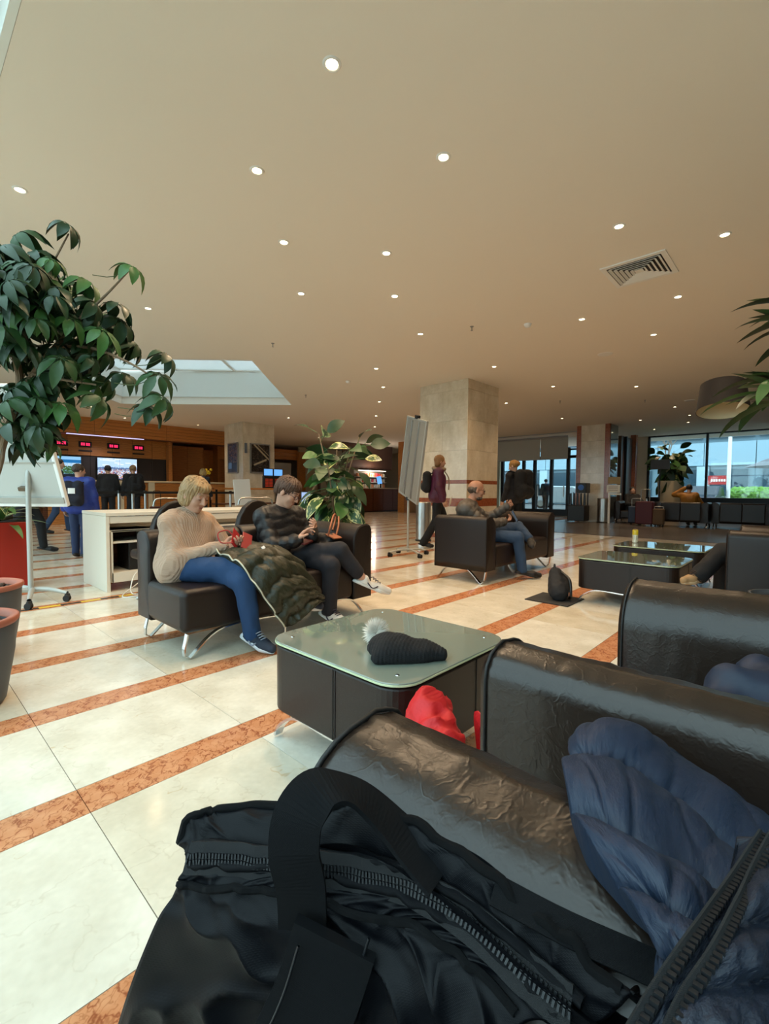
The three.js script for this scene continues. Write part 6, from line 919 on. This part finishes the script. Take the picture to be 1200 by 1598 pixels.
function sitter(label, [x, z], yaw, c, o = {}) {
  const f = [Math.sin(yaw), 0, Math.cos(yaw)], l = [Math.cos(yaw), 0, -Math.sin(yaw)], P = (a, y, b) => [x + l[0] * a + f[0] * b, y, z + l[2] * a + f[2] * b], R = o.recline ?? 0.08, up = o.up ?? 0;
  const ar = o.arms ?? [[0.27, 0.66, 0.05, 0.15, 0.64, 0.3], [-0.27, 0.66, 0.05, -0.15, 0.64, 0.3]];
  return person(label, [x, 0, z], { pelvis: P(0, 0.54, 0), chest: P(0, 0.85 + up, -R), neck: P(0, 0.98 + up, -R * 1.2), head: P(0, 1.13 + up, -R * 1.1 + 0.02), yaw: yaw + (o.look ?? 0), pitch: o.nod ?? 0.15, shL: P(0.17, 0.92 + up, -R), shR: P(-0.17, 0.92 + up, -R), elL: P(ar[0][0], ar[0][1], ar[0][2]), wrL: P(ar[0][3], ar[0][4], ar[0][5]), elR: P(ar[1][0], ar[1][1], ar[1][2]), wrR: P(ar[1][3], ar[1][4], ar[1][5]),
    hipL: P(0.09, 0.52, 0), knL: o.knL ? P(...o.knL) : P(0.1, 0.5, 0.46), anL: o.anL ? P(...o.anL) : P(0.1, 0.1, 0.48), toeL: o.toeL ? P(...o.toeL) : P(0.1, 0.042, 0.64), hipR: P(-0.09, 0.52, 0), knR: P(-0.1, 0.5, 0.46), anR: P(-0.1, 0.1, 0.48), toeR: P(-0.1, 0.042, 0.64) }, { far: true, cell: 0.018, shoe: blackShoe, ...c });
}
sitter('man in a yellow jacket sitting with one hand at his head, seen from behind', [17.15, -2.85], Math.PI / 2, { top: { name: 'jacket', mat: puff(0x9a6414), d: 0.04 }, trousers: { name: 'trousers', mat: dark(0x20242a) }, hair: { color: 0x1d1712, short: true } }, { up: 0.06, arms: [[0.4, 1.0, -0.05, 0.12, 1.2, -0.08], [-0.3, 0.7, 0.1, -0.2, 0.7, 0.3]] });
sitter('person in dark clothes reclining in the armchair by the pier', [17.55, -4.5], -Math.PI / 2 + 0.6, { top: { name: 'coat', mat: dark(0x17181c), d: 0.03 }, trousers: { name: 'trousers', mat: dark(0x15161a) }, hair: { color: 0x1d1712, short: true } }, { recline: 0.25, nod: -0.2 });
sitter('person with crossed legs in dark trousers and a tan sneaker in the far armchair', [4.85, -0.08], Math.PI, { top: { name: 'jacket', mat: dark(0x20181a) }, trousers: { name: 'trousers', mat: dark(0x0d0d10), flare: 0.06 }, shoe: { mat: std(0xa07f58, 0.7), sole: std(0xb59a78, 0.6), laces: std(0x3a2a20, 0.7) }, hair: { color: 0x3a2a1c, short: true } }, { recline: 0.1, up: -0.2, knL: [0.05, 0.56, 0.46], anL: [0.24, 0.36, 0.6], toeL: [0.38, 0.33, 0.68] });
// ================= OUTSIDE =================
{
  const g = structure('ground_street'); part(g, 'paving', box(40, 0.1, 90, 42.6, -0.12, -8), std(0x55585a, 0.9)); part(g, 'kerb', box(0.3, 0.14, 90, 27, -0.05, -8), std(0x6a6d70, 0.9)); part(g, 'paving', box(40, 0.1, 90, -22.9, -0.12, -8), std(0x55585a, 0.9));
  const f = thing('office_building', 'pale blue-grey office building across the street', 'building', [41, 0, -6]);
  const pan = std(0x86a3b3, 0.6), win = std(0x2f4654, 0.15), col = std(0x9db8c4, 0.6);
  part(f, 'core', box(8, 16, 60, 4.2, 8, 0), std(0x5f7885, 0.7));
  for (let i = 0; i < 20; i++) { const z = -28.5 + i * 3; for (const [y, h] of [[3.9, 1.7], [8.1, 1.7], [12.3, 1.7]]) part(f, 'facade_panel', box(0.12, h - 0.04, 2.95, 0.06, y, z), pan); for (const [y, h] of [[6, 2.2], [10.2, 2.2]]) for (const q of [-0.72, 0.72]) part(f, 'window', box(0.1, h - 0.3, 1.3, 0.12, y, z + q), win); part(f, 'window', box(0.1, 2.2, 2.2, 0.14, 1.7, z), win); if (i % 2) part(f, 'pillar', box(0.5, 3.0, 0.7, -0.2, 1.5, z + 1.5), col); part(f, 'railing', box(0.05, 0.06, 2.95, -0.05, 5.1, z), col); }
  const sign = thing('shop_sign', 'red sign with white lettering on the building across the street', 'sign', [38.6, 0, -4.8]); part(sign, 'board', box(0.1, 0.6, 1.15, 0, 1.95, 0), std(0xa82a2a, 0.6)); for (let i = 0; i < 6; i++) part(sign, 'lettering', box(0.02, 0.16, 0.1, -0.06, 1.93, -0.36 + i * 0.145), M.white); for (const z of [-0.5, 0.5]) part(sign, 'post', box(0.06, 1.7, 0.06, 0, 0.85, z), M.satin);
  const pole = thing('flag_pole', 'tall white pole on the pavement outside the window', 'pole', [32, 0, -3.5]); part(pole, 'shaft', cyl(0.1, 0.08, 9, 14), std(0xd8dcdc, 0.5)); part(pole, 'base', cyl(0.2, 0.2, 0.12, 14), M.satin);
  const car = (label, x, z, turn, m) => { const o = thing('parked_car', label, 'car', [x, 0, z], turn); const prof = [[-2.1, 0.35], [-2.1, 0.75], [-1.95, 0.9], [-1.3, 0.98], [-0.7, 1.42], [0.6, 1.45], [1.35, 0.98], [1.95, 0.88], [2.12, 0.7], [2.12, 0.35]]; part(o, 'bodywork', extrude(prof, 1.6, 0.06, 2).translate(0, 0, -0.8), m); part(o, 'window', extrude([[-1.1, 0.98], [-0.62, 1.35], [0.55, 1.38], [1.1, 0.98]], 1.64, 0.01, 1).translate(0, 0, -0.82), std(0x1a2226, 0.1)); for (const [wx, wz] of [[-1.3, -0.75], [1.3, -0.75], [-1.3, 0.75], [1.3, 0.75]]) { const w = part(o, 'wheel', cyl(0.33, 0.33, 0.2, 20).rotateX(Math.PI / 2).translate(wx, 0.33, wz - 0.1), M.rubber); part(w, 'hubcap', cyl(0.2, 0.2, 0.22, 14).rotateX(Math.PI / 2).translate(wx, 0.33, wz - 0.11), M.satin); } part(o, 'lamp', [box(0.04, 0.12, 0.3, 2.16, 0.72, 0.55), box(0.04, 0.12, 0.3, 2.16, 0.72, -0.55)], std(0x8a1515, 0.3)); part(o, 'number_plate', box(0.02, 0.1, 0.45, 2.17, 0.55, 0), M.white); return o; };
  car('silver car parked outside the entrance doors', 29.5, -11.6, Math.PI / 2 + 0.1, std(0xa9b4bd, 0.3, { metalness: 0.4 })); car('dark car parked across from the street window', 31.5, -4.6, Math.PI, std(0x27303c, 0.3, { metalness: 0.4 }));
  const hb = thing('hedge_box', 'low box hedge in a white trough outside the window', 'hedge', [33.5, 0, -2.4]); part(hb, 'trough', box(0.7, 0.75, 2.2, 0, 0.38, 0), M.white); part(hb, 'foliage', sdf([{ a: [0, 1.0, -0.9], b: [0, 1.0, 0.9], r0: 0.42 }], 0.06, { disp: (x, y, z) => 0.12 * n3(x * 6, y * 6, z * 6) }), std(0x5d8a3a, 0.9));
  const um = thing('patio_umbrella', 'grey canvas parasol standing outside the window', 'parasol', [27, 0, -0.4]); part(um, 'canopy', new THREE.ConeGeometry(2.0, 0.9, 8).translate(0, 2.7, 0), std(0x5c5f68, 0.8)); part(um, 'skirt', box(0.05, 1.9, 2.4, 0.3, 0.95, 0.3), std(0x6a6d75, 0.8)); part(um, 'pole', cyl(0.04, 0.04, 2.6, 10), M.satin);
  // bare tree: one continuous branching
  const rr = rng(91); const bt = (label, x, z, h) => { const o = thing('bare_tree', label, 'tree', [x, 0, z]), gs = []; const grow = (p, d, L, r, n) => { const q = p.clone().addScaledVector(d, L); gs.push(taperTube([p.toArray(), p.clone().lerp(q, 0.5).add(V((rr() - 0.5) * L * 0.15, 0, (rr() - 0.5) * L * 0.15)).toArray(), q.toArray()], r, r * 0.65, 4, 5)); if (n > 0) for (let i = 0; i < 3; i++) grow(q, d.clone().add(V((rr() - 0.5) * 1.3, 0.15 + rr() * 0.3, (rr() - 0.5) * 1.3)).normalize(), L * (0.62 + rr() * 0.2), r * 0.6, n - 1); }; const t0 = part(o, 'trunk', taperTube([[0, 0, 0], [0.03, h * 0.15, 0], [0, h * 0.3, 0]], 0.1, 0.08, 6, 7), std(0x6d6258, 0.9)); grow(V(0, h * 0.3, 0), V(0, 1, 0), h * 0.22, 0.07, 4); part(o, 'branches', gs, std(0x776c62, 0.9)); };
  bt('bare winter tree outside the street window', 27.5, -5.6, 5.2); bt('bare winter tree beyond the glass entrance doors', 28, -16.6, 5.5);
}

renderer.render(scene, camera);
